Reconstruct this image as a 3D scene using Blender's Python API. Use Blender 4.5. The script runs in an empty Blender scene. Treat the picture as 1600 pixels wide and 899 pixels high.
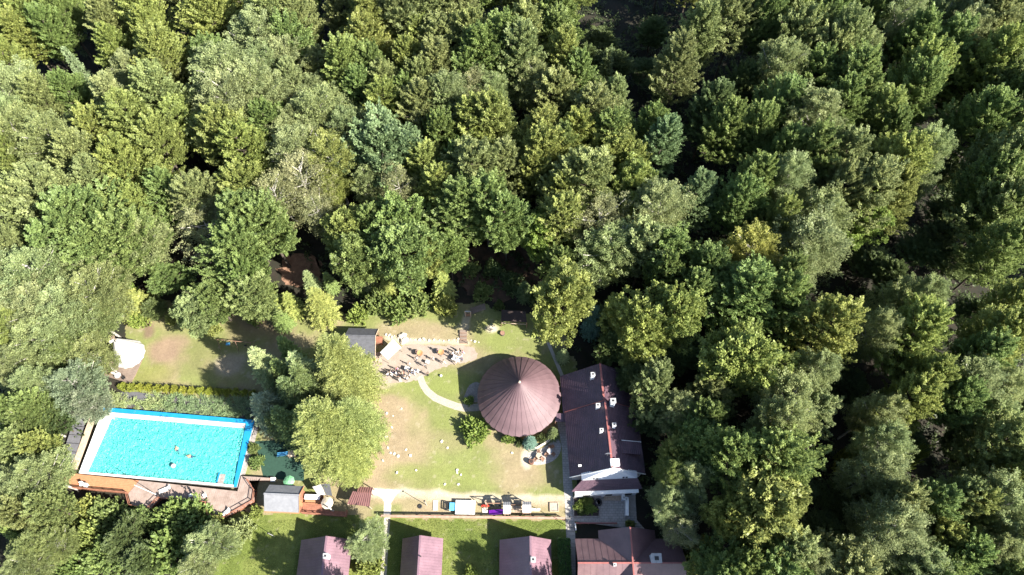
import bpy, math, random
import numpy as np
from mathutils import Vector, Matrix

SC = bpy.context.scene
COL = SC.collection
R = math.radians
# ------------------------------------------------------------------ camera, sky, sun, exposure
CAM_H, FPX, TILT = 115.0, 1067.0, R(28)
cam_d = bpy.data.cameras.new("camera"); cam = bpy.data.objects.new("camera", cam_d); COL.objects.link(cam)
cam.location = (0, 0, CAM_H); cam.rotation_euler = (TILT, 0, 0)
cam_d.sensor_width = 36; cam_d.lens = 24.0; cam_d.clip_end = 6000; cam_d.clip_start = 0.5
SC.camera = cam
SUN_EL, SUN_AZ = R(38), R(-29)            # azimuth counted from +X towards +Y
sun_dir = Vector((math.cos(SUN_AZ) * math.cos(SUN_EL), math.sin(SUN_AZ) * math.cos(SUN_EL), math.sin(SUN_EL)))
W = bpy.data.worlds.new("World"); SC.world = W; W.use_nodes = True
nt = W.node_tree
sky = nt.nodes.new("ShaderNodeTexSky"); sky.sky_type = 'NISHITA'; sky.sun_disc = False
sky.sun_elevation = SUN_EL; sky.sun_rotation = math.pi / 2 - SUN_AZ
nt.links.new(sky.outputs[0], nt.nodes["Background"].inputs[0]); nt.nodes["Background"].inputs[1].default_value = 0.075
sl = bpy.data.lights.new("sun", 'SUN'); sl.energy = 5.0; sl.angle = R(0.5); sl.color = (1, 0.94, 0.84)
so = bpy.data.objects.new("sun", sl); COL.objects.link(so); so.rotation_euler = sun_dir.to_track_quat('Z', 'Y').to_euler()
SC.view_settings.view_transform = 'Standard'; SC.view_settings.look = 'None'
SC.view_settings.exposure = 2.1; SC.view_settings.gamma = 1.0
try:
    SC.cycles.max_bounces = 6; SC.cycles.diffuse_bounces = 3; SC.cycles.transparent_max_bounces = 8
    SC.cycles.caustics_reflective = False; SC.cycles.caustics_refractive = False
except Exception: pass
rnd = random.Random(7)

def at(px, py, z=0.0):
    """photo pixel -> ground plan point (x, y) of what stands there at height z"""
    u = (px - 800) / FPX; v = (py - 449.5) / FPX
    dz = math.cos(TILT) + v * math.sin(TILT); dy = math.sin(TILT) - v * math.cos(TILT)
    k = (CAM_H - z) / dz
    return (u * k, dy * k)
def ppm(px, py, z=0.0):
    a = at(px, py, z); b = at(px + 1, py, z)
    return 1.0 / (b[0] - a[0])
def at3(px, py, z=0.0):
    a = at(px, py, z); return Vector((a[0], a[1], z))

# ------------------------------------------------------------------ materials
def mat(name, c, c2=None, scale=2.0, rough=0.8, bump=0.0, bscale=None, metal=0.0, spec=0.3, stretch=None, detail=6, contrast=(0.35, 0.65)):
    m = bpy.data.materials.new(name); m.use_nodes = True; n = m.node_tree; p = n.nodes["Principled BSDF"]
    p.inputs["Roughness"].default_value = rough; p.inputs["Metallic"].default_value = metal
    p.inputs["Specular IOR Level"].default_value = spec
    tc = n.nodes.new("ShaderNodeTexCoord"); src = tc.outputs["Object"]
    if stretch:
        mp = n.nodes.new("ShaderNodeMapping"); mp.inputs["Scale"].default_value = stretch
        n.links.new(src, mp.inputs[0]); src = mp.outputs[0]
    c2 = c2 or tuple(x * 0.75 for x in c)
    c = tuple(x * 0.86 for x in c); c2 = tuple(x * 0.86 for x in c2)
    nz = n.nodes.new("ShaderNodeTexNoise"); nz.inputs["Scale"].default_value = scale; nz.inputs["Detail"].default_value = detail
    nz.inputs["Roughness"].default_value = 0.65
    n.links.new(src, nz.inputs["Vector"])
    rp = n.nodes.new("ShaderNodeValToRGB")
    rp.color_ramp.elements[0].position = contrast[0]; rp.color_ramp.elements[1].position = contrast[1]
    rp.color_ramp.elements[0].color = (*c2, 1); rp.color_ramp.elements[1].color = (*c, 1)
    n.links.new(nz.outputs["Fac"], rp.inputs[0]); n.links.new(rp.outputs[0], p.inputs["Base Color"])
    if bump:
        b = n.nodes.new("ShaderNodeBump"); b.inputs["Strength"].default_value = bump; b.inputs["Distance"].default_value = 0.1
        nb = n.nodes.new("ShaderNodeTexNoise"); nb.inputs["Scale"].default_value = bscale or scale * 4; nb.inputs["Detail"].default_value = 5
        n.links.new(src, nb.inputs["Vector"]); n.links.new(nb.outputs["Fac"], b.inputs["Height"]); n.links.new(b.outputs[0], p.inputs["Normal"])
    return m

def leaf_material(name, gloss=0.35, trans=0.3):
    m = bpy.data.materials.new(name); m.use_nodes = True; n = m.node_tree
    p = n.nodes["Principled BSDF"]; out = n.nodes["Material Output"]
    oi = n.nodes.new("ShaderNodeObjectInfo")
    a = n.nodes.new("ShaderNodeAttribute"); a.attribute_name = "tone"
    hs = n.nodes.new("ShaderNodeHueSaturation")
    mr = n.nodes.new("ShaderNodeMapRange"); mr.inputs[3].default_value = 0.55; mr.inputs[4].default_value = 1.5
    n.links.new(a.outputs["Fac"], mr.inputs[0]); n.links.new(mr.outputs[0], hs.inputs["Value"])
    mh = n.nodes.new("ShaderNodeMapRange"); mh.inputs[3].default_value = 0.515; mh.inputs[4].default_value = 0.482
    n.links.new(a.outputs["Fac"], mh.inputs[0]); n.links.new(mh.outputs[0], hs.inputs["Hue"])
    n.links.new(oi.outputs["Color"], hs.inputs["Color"])
    n.links.new(hs.outputs[0], p.inputs["Base Color"]); p.inputs["Roughness"].default_value = 0.5
    p.inputs["Specular IOR Level"].default_value = gloss
    t = n.nodes.new("ShaderNodeBsdfTranslucent")
    g = n.nodes.new("ShaderNodeGamma"); g.inputs[1].default_value = 0.92
    n.links.new(hs.outputs[0], g.inputs[0]); n.links.new(g.outputs[0], t.inputs["Color"])
    mx = n.nodes.new("ShaderNodeMixShader"); mx.inputs[0].default_value = trans
    n.links.new(p.outputs[0], mx.inputs[1]); n.links.new(t.outputs[0], mx.inputs[2]); n.links.new(mx.outputs[0], out.inputs["Surface"])
    return m

M = {}
M['leaf'] = leaf_material("leaf", 0.3, 0.45); M['needle'] = leaf_material("needle", 0.25, 0.2)
M['bark'] = mat("bark", (0.10, 0.08, 0.065), (0.05, 0.04, 0.03), 3, 0.9, 0.5)
M['pale_bark'] = mat("pale_bark", (0.5, 0.48, 0.44), (0.2, 0.18, 0.16), 3, 0.8)
M['wood'] = mat("wood", (0.26, 0.15, 0.10), (0.17, 0.10, 0.07), 4, 0.7, 0.2)
M['orange_wood'] = mat("orange_wood", (0.38, 0.185, 0.095), (0.31, 0.145, 0.075), 2, 0.6, 0.1)
M['deck_wood'] = mat("deck_wood", (0.29, 0.225, 0.195), (0.20, 0.15, 0.125), 0.9, 0.7, 0.2)
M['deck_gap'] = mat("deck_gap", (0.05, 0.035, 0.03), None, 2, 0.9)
M['red_wood'] = mat("red_wood", (0.30, 0.13, 0.085), (0.18, 0.08, 0.05), 2, 0.6)
M['pale_wood'] = mat("pale_wood", (0.45, 0.36, 0.27), (0.3, 0.23, 0.17), 3, 0.7)
M['white'] = mat("white_paint", (0.78, 0.78, 0.76), (0.68, 0.68, 0.66), 3, 0.5)
M['canvas'] = mat("canvas", (0.42, 0.415, 0.40), (0.33, 0.325, 0.31), 1.5, 0.85, 0.15)
M['plaster'] = mat("white_plaster", (0.68, 0.7, 0.74), (0.56, 0.58, 0.62), 1.2, 0.8, 0.1)
M['brown_metal'] = mat("brown_metal", (0.175, 0.085, 0.078), (0.14, 0.066, 0.062), 1.0, 0.45, 0.05, spec=0.5)
M['pav_metal'] = mat("pavilion_metal", (0.132, 0.080, 0.088), (0.098, 0.058, 0.065), 0.9, 0.6, 0.05, spec=0.5, stretch=(1, 1, 0.3))
M['tile_metal'] = mat("tile_metal", (0.098, 0.056, 0.074), (0.058, 0.034, 0.048), .8, 0.45, 0.08, spec=0.5)
M['cabin_metal'] = mat("cabin_metal", (0.185, 0.112, 0.138), (0.13, 0.078, 0.098), 0.5, 0.34, 0.04, spec=0.6)
M['ridge_metal'] = mat("ridge_metal", (0.28, 0.10, 0.09), None, 2, 0.4)
M['black_roof'] = mat("bitumen", (0.085, 0.088, 0.10), (0.06, 0.062, 0.07), 2, 0.8, 0.2)
M['grey_roof'] = mat("grey_roof", (0.20, 0.205, 0.22), (0.16, 0.165, 0.18), 1.5, 0.7, 0.1)
M['grey_metal'] = mat("grey_metal", (0.38, 0.38, 0.38), (0.28, 0.28, 0.28), 2, 0.5)
M['dark_metal'] = mat("dark_metal", (0.03, 0.03, 0.032), None, 2, 0.5)
M['steel'] = mat("steel", (0.55, 0.55, 0.56), None, 2, 0.3, metal=0.7)
M['blue_plastic'] = mat("blue_plastic", (0.12, 0.42, 0.68), None, 2, 0.35)
M['purple'] = mat("purple_plastic", (0.19, 0.02, 0.36), (0.14, 0.015, 0.28), 2, 0.35)
M['red'] = mat("red_plastic", (0.55, 0.05, 0.03), None, 2, 0.4)
M['green_cloth'] = mat("green_cloth", (0.16, 0.38, 0.20), None, 2, 0.6)
M['rust'] = mat("rust", (0.50, 0.24, 0.10), (0.36, 0.15, 0.07), 4, 0.75, 0.2)
M['stone'] = mat("stone", (0.52, 0.48, 0.40), (0.36, 0.33, 0.28), 3, 0.9, 0.4)
M['white_stone'] = mat("white_stone", (0.62, 0.58, 0.5), (0.5, 0.46, 0.4), 3, 0.9, 0.4)
M['cobble'] = mat("cobble", (0.30, 0.27, 0.25), (0.18, 0.16, 0.15), 3.0, 0.9, 0.5, 6)
M['slab'] = mat("concrete_slab", (0.40, 0.37, 0.33), (0.30, 0.28, 0.25), 1.6, 0.85, 0.15)
M['gravel'] = mat("pale_gravel", (0.33, 0.30, 0.255), (0.26, 0.23, 0.19), 2.5, 0.95, 0.5, 14)
M['sand'] = mat("trodden_sand", (0.285, 0.238, 0.198), (0.23, 0.188, 0.152), 0.8, 0.95, 0.4, 8)
M['liner'] = mat("pool_liner", (0.12, 0.64, 0.60), (0.10, 0.58, 0.56), 0.6, 0.4)
M['liner_blue'] = mat("pool_liner_blue", (0.015, 0.22, 0.42), (0.012, 0.18, 0.38), 0.8, 0.35)
M['pool_white'] = mat("pool_coping", (0.70, 0.72, 0.72), (0.6, 0.62, 0.62), 1, 0.6)
M['pool_ledge'] = mat("pool_ledge", (0.55, 0.50, 0.46), (0.36, 0.31, 0.28), 0.7, 0.6)
M['panel_grey'] = mat('panel_grey', (.13, .13, .14), (.10, .10, .11), 2, .5)
M['platform_wood'] = mat('platform_wood', (.20, .155, .125), (.14, .105, .085), 1.2, .7, .1)
M['geotextile'] = mat("geotextile", (0.10, 0.10, 0.11), None, 1, 0.9)
M['shaded_turf_mat'] = mat("shaded_turf_mat", (0.02, 0.055, 0.038), None, 3, 0.9)  # turf green darkened to stand in for the tree shade over it
M['skin'] = mat("skin", (0.50, 0.30, 0.21), None, 5, 0.6)
M['hair_dark'] = mat("hair_dark", (0.03, 0.02, 0.015), None, 5, 0.6)
M['hair_fair'] = mat("hair_fair", (0.30, 0.19, 0.09), None, 5, 0.6)
def cloth(n, c): M['c_' + n] = mat("cloth_" + n, c, None, 6, 0.9)
for n_, c_ in dict(white=(0.72, 0.72, 0.72), black=(0.02, 0.02, 0.025), navy=(0.02, 0.03, 0.09), grey=(0.25, 0.25, 0.26), pink=(0.65, 0.25, 0.40),
                   maroon=(0.14, 0.015, 0.03), blue=(0.16, 0.28, 0.5), denim=(0.09, 0.13, 0.22), beige=(0.45, 0.36, 0.26), red=(0.5, 0.05, 0.05)).items(): cloth(n_, c_)

# ground materials
def ground_mat():
    m = mat("forest_floor", (0.026, 0.020, 0.014), (0.012, 0.015, 0.008), 0.35, 0.95, 0.6, 2.5)
    return m
M['floor'] = ground_mat()
def lawn_mat():
    m = bpy.data.materials.new("lawn_grass"); m.use_nodes = True; n = m.node_tree; p = n.nodes["Principled BSDF"]
    p.inputs["Roughness"].default_value = 0.9; p.inputs["Specular IOR Level"].default_value = 0.15
    a = n.nodes.new("ShaderNodeAttribute"); a.attribute_name = "Col"
    tc = n.nodes.new("ShaderNodeTexCoord")
    nz = n.nodes.new("ShaderNodeTexNoise"); nz.inputs["Scale"].default_value = 2.2; nz.inputs["Detail"].default_value = 8; nz.inputs["Roughness"].default_value = 0.85
    n.links.new(tc.outputs["Object"], nz.inputs["Vector"])
    mr = n.nodes.new("ShaderNodeMapRange"); mr.inputs[1].default_value = 0.3; mr.inputs[2].default_value = 0.7; mr.inputs[3].default_value = 0.72; mr.inputs[4].default_value = 1.28
    n.links.new(nz.outputs["Fac"], mr.inputs[0])
    hs = n.nodes.new("ShaderNodeHueSaturation"); n.links.new(mr.outputs[0], hs.inputs["Value"]); n.links.new(a.outputs["Color"], hs.inputs["Color"])
    n.links.new(hs.outputs[0], p.inputs["Base Color"])
    b = n.nodes.new("ShaderNodeBump"); b.inputs["Strength"].default_value = 0.6; b.inputs["Distance"].default_value = 0.12
    nb = n.nodes.new("ShaderNodeTexNoise"); nb.inputs["Scale"].default_value = 6; nb.inputs["Detail"].default_value = 8
    n.links.new(tc.outputs["Object"], nb.inputs["Vector"]); n.links.new(nb.outputs["Fac"], b.inputs["Height"]); n.links.new(b.outputs[0], p.inputs["Normal"])
    return m
M['lawn'] = lawn_mat()
def paving_mat(name, c, c2, mortar, bw, bh):
    m = bpy.data.materials.new(name); m.use_nodes = True; n = m.node_tree; p = n.nodes["Principled BSDF"]; p.inputs["Roughness"].default_value = 0.85
    tc = n.nodes.new("ShaderNodeTexCoord")
    br = n.nodes.new("ShaderNodeTexBrick"); br.inputs["Scale"].default_value = 1.0
    br.inputs["Brick Width"].default_value = bw; br.inputs["Row Height"].default_value = bh; br.inputs["Mortar Size"].default_value = 0.02
    br.inputs["Color1"].default_value = (*c, 1); br.inputs["Color2"].default_value = (*c2, 1); br.inputs["Mortar"].default_value = (*mortar, 1)
    n.links.new(tc.outputs["Object"], br.inputs["Vector"])
    nz = n.nodes.new("ShaderNodeTexNoise"); nz.inputs["Scale"].default_value = 1.2; nz.inputs["Detail"].default_value = 6
    n.links.new(tc.outputs["Object"], nz.inputs["Vector"])
    mr = n.nodes.new("ShaderNodeMapRange"); mr.inputs[3].default_value = 0.7; mr.inputs[4].default_value = 1.3
    n.links.new(nz.outputs["Fac"], mr.inputs[0])
    hs = n.nodes.new("ShaderNodeHueSaturation"); n.links.new(mr.outputs[0], hs.inputs["Value"]); n.links.new(br.outputs[0], hs.inputs["Color"])
    n.links.new(hs.outputs[0], p.inputs["Base Color"])
    return m
M['paving'] = paving_mat("paving", (0.30, 0.28, 0.26), (0.25, 0.235, 0.22), (0.12, 0.11, 0.10), 0.6, 0.4)
M['pale_paving'] = paving_mat("pale_paving", (0.50, 0.47, 0.42), (0.44, 0.41, 0.36), (0.25, 0.22, 0.19), 1.0, 0.6)
def water_mat():
    m = bpy.data.materials.new("pool_water"); m.use_nodes = True; n = m.node_tree; p = n.nodes["Principled BSDF"]; out = n.nodes["Material Output"]
    tc = n.nodes.new("ShaderNodeTexCoord")
    v = n.nodes.new("ShaderNodeTexNoise"); v.inputs["Scale"].default_value = 1.9; v.inputs["Detail"].default_value = 2; v.inputs["Distortion"].default_value = 1.6
    n.links.new(tc.outputs["Object"], v.inputs["Vector"])
    b = n.nodes.new("ShaderNodeBump"); b.inputs["Strength"].default_value = 1.0; b.inputs["Distance"].default_value = 0.9
    n.links.new(v.outputs["Fac"], b.inputs["Height"])
    p.inputs["Base Color"].default_value = (0.10, 0.53, 0.49, 1); p.inputs["Roughness"].default_value = 0.28; p.inputs["Specular IOR Level"].default_value = 0.5
    n.links.new(b.outputs[0], p.inputs["Normal"])
    t = n.nodes.new("ShaderNodeBsdfTransparent"); t.inputs[0].default_value = (0.30, 0.92, 0.96, 1)
    mx = n.nodes.new("ShaderNodeMixShader"); mx.inputs[0].default_value = 0.35
    n.links.new(p.outputs[0], mx.inputs[1]); n.links.new(t.outputs[0], mx.inputs[2]); n.links.new(mx.outputs[0], out.inputs["Surface"])
    return m
M['water'] = water_mat()

# ------------------------------------------------------------------ mesh helpers
class MB:
    def __init__(s): s.v = []; s.f = []; s.m = []
    def add(s, vs, fs, mi=0):
        o = len(s.v); s.v += [tuple(x) for x in vs]
        for f in fs: s.f.append(tuple(o + i for i in f)); s.m.append(mi)
    def prism(s, pts, z0, z1, mi=0, bottom=True):
        n = len(pts)
        if sum(pts[i][0] * pts[(i + 1) % n][1] - pts[(i + 1) % n][0] * pts[i][1] for i in range(n)) < 0: pts = pts[::-1]
        vs = [(x, y, z0) for x, y in pts] + [(x, y, z1) for x, y in pts]
        fs = [tuple(range(n, 2 * n))] + ([tuple(range(n - 1, -1, -1))] if bottom else []) + [(i, (i + 1) % n, n + (i + 1) % n, n + i) for i in range(n)]
        s.add(vs, fs, mi); return s
    def sheet(s, pts, z, mi=0):
        n = len(pts)
        if sum(pts[i][0] * pts[(i + 1) % n][1] - pts[(i + 1) % n][0] * pts[i][1] for i in range(n)) < 0: pts = pts[::-1]
        s.add([(x, y, z) for x, y in pts], [tuple(range(n))], mi); return s
    def box(s, c, d, rz=0.0, mi=0):
        hx, hy, hz = d[0] / 2, d[1] / 2, d[2] / 2; cr, sr = math.cos(rz), math.sin(rz)
        vs = []
        for z in (-hz, hz):
            for x, y in ((-hx, -hy), (hx, -hy), (hx, hy), (-hx, hy)): vs.append((c[0] + x * cr - y * sr, c[1] + x * sr + y * cr, c[2] + z))
        s.add(vs, [(3, 2, 1, 0), (4, 5, 6, 7), (0, 1, 5, 4), (1, 2, 6, 5), (2, 3, 7, 6), (3, 0, 4, 7)], mi); return s
    def bar(s, p, q, w, h=None, mi=0):
        p = Vector(p); q = Vector(q); d = (q - p).normalized(); h = h or w
        u = d.cross(Vector((0, 0, 1)))
        u = Vector((1, 0, 0)) if u.length < 1e-4 else u.normalized()
        k = u.cross(d)
        vs = []
        for c in (p, q):
            for a, b in ((-1, -1), (1, -1), (1, 1), (-1, 1)): vs.append(c + u * (a * w / 2) + k * (b * h / 2))
        s.add(vs, [(3, 2, 1, 0), (4, 5, 6, 7), (0, 1, 5, 4), (1, 2, 6, 5), (2, 3, 7, 6), (3, 0, 4, 7)], mi); return s
    def tube(s, p, q, r0, r1=None, n=6, mi=0, caps=True):
        p = Vector(p); q = Vector(q); d = (q - p).normalized(); r1 = r0 if r1 is None else r1
        u = d.cross(Vector((0, 0, 1))); u = Vector((1, 0, 0)) if u.length < 1e-4 else u.normalized()
        k = d.cross(u)
        vs = []
        for c, r in ((p, r0), (q, r1)):
            for i in range(n):
                a = 2 * math.pi * i / n; vs.append(c + u * (r * math.cos(a)) + k * (r * math.sin(a)))
        fs = [(i, (i + 1) % n, n + (i + 1) % n, n + i) for i in range(n)]
        if caps: fs += [tuple(range(n - 1, -1, -1)), tuple(range(n, 2 * n))]
        s.add(vs, fs, mi); return s
    def lathe(s, prof, c=(0, 0, 0), n=12, mi=0, sq=(1, 1)):
        vs = []; fs = []
        for r, z in prof:
            for i in range(n):
                a = 2 * math.pi * i / n; vs.append((c[0] + r * math.cos(a) * sq[0], c[1] + r * math.sin(a) * sq[1], c[2] + z))
        for j in range(len(prof) - 1):
            for i in range(n): fs.append((j * n + i, j * n + (i + 1) % n, (j + 1) * n + (i + 1) % n, (j + 1) * n + i))
        fs.append(tuple(range(n - 1, -1, -1))); fs.append(tuple((len(prof) - 1) * n + i for i in range(n)))
        s.add(vs, fs, mi); return s
    def mesh(s, name, mats, off=(0, 0, 0), smooth=False):
        me = bpy.data.meshes.new(name)
        me.from_pydata([(x - off[0], y - off[1], z - off[2]) for x, y, z in s.v], [], s.f)
        for k in (mats if isinstance(mats, (list, tuple)) else [mats]): me.materials.append(M[k] if isinstance(k, str) else k)
        if any(s.m): me.polygons.foreach_set("material_index", s.m)
        if smooth: me.polygons.foreach_set("use_smooth", [True] * len(me.polygons))
        me.update(); return me
    def build(s, name, mats, parent=None, smooth=False, local=False):
        """coordinates are world ones and are taken relative to the parent's base, unless local"""
        off = (0, 0, 0)
        if parent is not None and not local: off = OFF[parent]
        o = bpy.data.objects.new(name, s.mesh(name, mats, off, smooth)); COL.objects.link(o)
        if parent is not None: o.parent = parent; OFF[o] = OFF.get(parent, (0, 0, 0))
        return o
OFF = {}
def tag(o, label, cat, group=None):
    o['label'] = label; o['category'] = cat
    if group: o['group'] = group
    return o
def thing(name, label, cat, loc=(0, 0, 0), rz=0.0, group=None):
    o = bpy.data.objects.new(name, None); COL.objects.link(o); o.location = loc; o.rotation_euler = (0, 0, rz); o.empty_display_size = 0.3
    OFF[o] = tuple(loc); return tag(o, label, cat, group)
def copy_tree(o, parent=None):
    c = o.copy(); COL.objects.link(c)
    if parent is not None: c.parent = parent
    for ch in list(o.children): copy_tree(ch, c)
    return c
def struct(mb, name, m):
    o = mb.build(name, m); o['kind'] = 'structure'; return o
def solo(mb, name, m, label, cat, group=None, smooth=False):
    """a thing that is one mesh; its origin at the middle of its base"""
    a = np.array(mb.v); c = (a[:, 0].mean(), a[:, 1].mean(), a[:, 2].min())
    o = bpy.data.objects.new(name, mb.mesh(name, m, c, smooth)); COL.objects.link(o); o.location = c; OFF[o] = c
    return tag(o, label, cat, group)
def rough_edge(pts, step=0.35, amp=0.18, seed=1):
    r = random.Random(seed); out = []
    n = len(pts)
    for i in range(n):
        p = Vector(pts[i]); q = Vector(pts[(i + 1) % n]); k = max(1, int((q - p).length / step))
        for j in range(k):
            w = p + (q - p) * (j / k); out.append((w.x + r.uniform(-amp, amp), w.y + r.uniform(-amp, amp)))
    return out
def smooth_poly(pts, it=2):
    for _ in range(it):
        out = []
        for i in range(len(pts)):
            p, q = pts[i], pts[(i + 1) % len(pts)]
            out += [(p[0] * .75 + q[0] * .25, p[1] * .75 + q[1] * .25), (p[0] * .25 + q[0] * .75, p[1] * .25 + q[1] * .75)]
        pts = out
    return pts
def ribbon(pts, w):
    L = []; Rr = []
    for i, p in enumerate(pts):
        a = Vector(pts[max(0, i - 1)]); b = Vector(pts[min(len(pts) - 1, i + 1)]); d = (b - a).normalized(); n = Vector((-d.y, d.x))
        ww = w[i] if isinstance(w, (list, tuple)) else w
        L.append((p[0] + n.x * ww / 2, p[1] + n.y * ww / 2)); Rr.append((p[0] - n.x * ww / 2, p[1] - n.y * ww / 2))
    return L + Rr[::-1]
def ribbon_strip(mb, pts, w, z):
    for i in range(len(pts) - 1):
        q = ribbon(pts, w); n = len(pts)
        mb.sheet([q[i], q[i + 1], q[2 * n - 2 - i], q[2 * n - 1 - i]], z)
P = lambda *pp, z=0.0: [at(x, y, z) for x, y in pp]

# ------------------------------------------------------------------ ground
def vnoise(x, y, s, seed):
    g = np.random.default_rng(seed).random((257, 257))
    X = (x / s) % 256; Y = (y / s) % 256; i = X.astype(int); j = Y.astype(int); fx = X - i; fy = Y - j
    fx = fx * fx * (3 - 2 * fx); fy = fy * fy * (3 - 2 * fy)
    return (g[i, j] * (1 - fx) + g[i + 1, j] * fx) * (1 - fy) + (g[i, j + 1] * (1 - fx) + g[i + 1, j + 1] * fx) * fy
def fbm(x, y, s, seed):
    return (vnoise(x, y, s, seed) + .5 * vnoise(x, y, s / 2, seed + 1) + .25 * vnoise(x, y, s / 4, seed + 2) + .12 * vnoise(x, y, s / 8, seed + 3)) / 1.87

g = MB()
for i in range(20):
    for j in range(20):
        x0, y0 = -1500 + i * 150, -1300 + j * 150
        g.sheet([(x0, y0), (x0 + 150, y0), (x0 + 150, y0 + 150), (x0, y0 + 150)], 0)
struct(g, "ground", 'floor')

def lawn(name, poly, cell, colour):
    poly = np.array(poly); x0, y0 = poly.min(0); x1, y1 = poly.max(0)
    nx = int((x1 - x0) / cell); ny = int((y1 - y0) / cell)
    xs = np.linspace(x0, x1, nx + 1); ys = np.linspace(y0, y1, ny + 1); X, Y = np.meshgrid(xs, ys)
    cx = (X[:-1, :-1] + cell / 2).ravel(); cy = (Y[:-1, :-1] + cell / 2).ravel()
    cxj = cx + (vnoise(cx + 500, cy + 500, 1.2, 91) - .5) * 1.6; cyj = cy + (vnoise(cx + 500, cy + 500, 1.3, 92) - .5) * 1.6
    ins = np.zeros(len(cx), bool); n = len(poly)
    for i in range(n):
        a, b = poly[i], poly[(i + 1) % n]
        c = ((a[1] > cyj) != (b[1] > cyj)) & (cxj < (b[0] - a[0]) * (cyj - a[1]) / (b[1] - a[1] + 1e-9) + a[0]); ins ^= c
    idx = np.arange((nx + 1) * (ny + 1)).reshape(ny + 1, nx + 1)
    F = np.stack([idx[:-1, :-1].ravel(), idx[:-1, 1:].ravel(), idx[1:, 1:].ravel(), idx[1:, :-1].ravel()], 1)[ins]
    xf, yf = X.ravel(), Y.ravel()
    z = 0.010 + 0.0 * xf
    used, inv = np.unique(F, return_inverse=True); F = inv.reshape(-1, 4); V = np.stack([xf, yf, z], 1)[used]
    me = bpy.data.meshes.new(name); me.from_pydata(V.tolist(), [], F.tolist()); me.materials.append(M['lawn'])
    c = colour(V[:, 0], V[:, 1]); ca = me.color_attributes.new("Col", 'FLOAT_COLOR', 'POINT')
    ca.data.foreach_set("color", np.concatenate([c, np.ones((len(c), 1))], 1).astype(np.float32).ravel())
    o = bpy.data.objects.new(name, me); COL.objects.link(o); o['kind'] = 'structure'; return o
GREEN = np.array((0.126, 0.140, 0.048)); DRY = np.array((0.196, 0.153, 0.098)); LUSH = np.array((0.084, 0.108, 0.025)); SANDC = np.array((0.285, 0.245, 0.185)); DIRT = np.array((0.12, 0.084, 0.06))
def mixin(c, col, w): return c * (1 - w[:, None]) + col[None, :] * w[:, None]
def sm(a, b, x): t = np.clip((x - a) / (b - a), 0, 1); return t * t * (3 - 2 * t)
def blob(x, y, px, py, rx, ry, seed, soft=0.5):
    c = at(px, py); s = 1 / ppm(px, py)
    d = np.sqrt(((x - c[0]) / (rx * s)) ** 2 + ((y - c[1]) / (ry * s)) ** 2) + (fbm(x + 300, y + 300, 3.0, seed) - .5) * 1.1
    return 1 - sm(1 - soft, 1 + soft, d)
def band(x, y, pts, wpx, seed, soft=0.6):
    d = np.full(len(x), 1e9)
    for (p, q) in zip(pts[:-1], pts[1:]):
        a = np.array(at(*p)); b = np.array(at(*q)); ab = b - a; t = np.clip(((x - a[0]) * ab[0] + (y - a[1]) * ab[1]) / (ab @ ab), 0, 1)
        d = np.minimum(d, np.hypot(x - a[0] - t * ab[0], y - a[1] - t * ab[1]))
    d = d / (wpx / 9.0) + (fbm(x + 300, y + 300, 2.0, seed) - .5) * 1.3
    return 1 - sm(1 - soft, 1 + soft, d)
def main_colour(x, y):
    n = fbm(x + 300, y + 300, 7.0, 3); n2 = fbm(x + 300, y + 300, 1.6, 8)
    c = np.tile(GREEN, (len(x), 1))
    c = mixin(c, DRY, sm(0.43, 0.68, n) * 0.7)
    for px, py, rx, ry, w in ((600, 690, 48, 75, .9), (610, 640, 40, 30, .8), (640, 525, 60, 24, .75), (560, 740, 40, 40, .8), (690, 690, 40, 20, .35), (800, 730, 40, 25, .5), (850, 745, 30, 20, .6), (640, 700, 30, 50, .5)):
        c = mixin(c, DRY, blob(x, y, px, py, rx, ry, px) * w)
    for px, py, rx, ry, w in ((690, 745, 75, 20, .8), (700, 600, 45, 22, .9), (770, 520, 30, 28, .7), (620, 610, 30, 10, .6), (720, 655, 40, 20, .6), (860, 735, 25, 25, .4)):
        c = mixin(c, GREEN * np.array((1.0, 1.04, .9)), blob(x, y, px, py, rx, ry, px + 1) * w)
    c = mixin(c, SANDC * 1.15, band(x, y, [(575, 772), (640, 772), (700, 777), (800, 782), (880, 783)], 7, 21) * .9)
    c = mixin(c, DRY * 1.1, band(x, y, [(600, 790), (700, 795), (880, 800)], 14, 22) * .7)
    c = mixin(c, GREEN, band(x, y, [(590, 800), (620, 796)], 8, 24) * .8)
    c = mixin(c, SANDC, band(x, y, [(731, 490), (727, 505), (724, 520)], 6, 23) * .7)
    c = mixin(c, SANDC * 1.1, band(x, y, [(605, 528), (640, 534), (690, 534), (730, 536)], 5, 25) * .8)
    c = mixin(c, SANDC * 1.2, blob(x, y, 768, 514, 9, 6, 30)); c = mixin(c, SANDC * 1.25, blob(x, y, 822, 716, 7, 14, 31) * .9)
    c = mixin(c, SANDC, blob(x, y, 590, 588, 26, 16, 32) * .9)
    c = mixin(c, SANDC, sm(.70, .80, fbm(x + 300, y + 300, .8, 60)) * .35)
    # the left lawn by the tepee
    c = mixin(c, DIRT * 1.5, blob(x, y, 262, 548, 30, 22, 40) * .9); c = mixin(c, GREEN * np.array((1.05, .95, .9)), blob(x, y, 240, 582, 30, 16, 41) * .8)
    c = mixin(c, SANDC * .9, blob(x, y, 358, 570, 26, 17, 42) * .85); c = mixin(c, DIRT, band(x, y, [(222, 470), (228, 500), (232, 520)], 9, 43) * .9)
    c = mixin(c, DIRT, blob(x, y, 400, 520, 60, 20, 44) * .45); c = mixin(c, DIRT * .9, blob(x, y, 330, 560, 60, 30, 45) * .25)
    c *= (0.86 + 0.30 * n2)[:, None]
    return c
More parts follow.
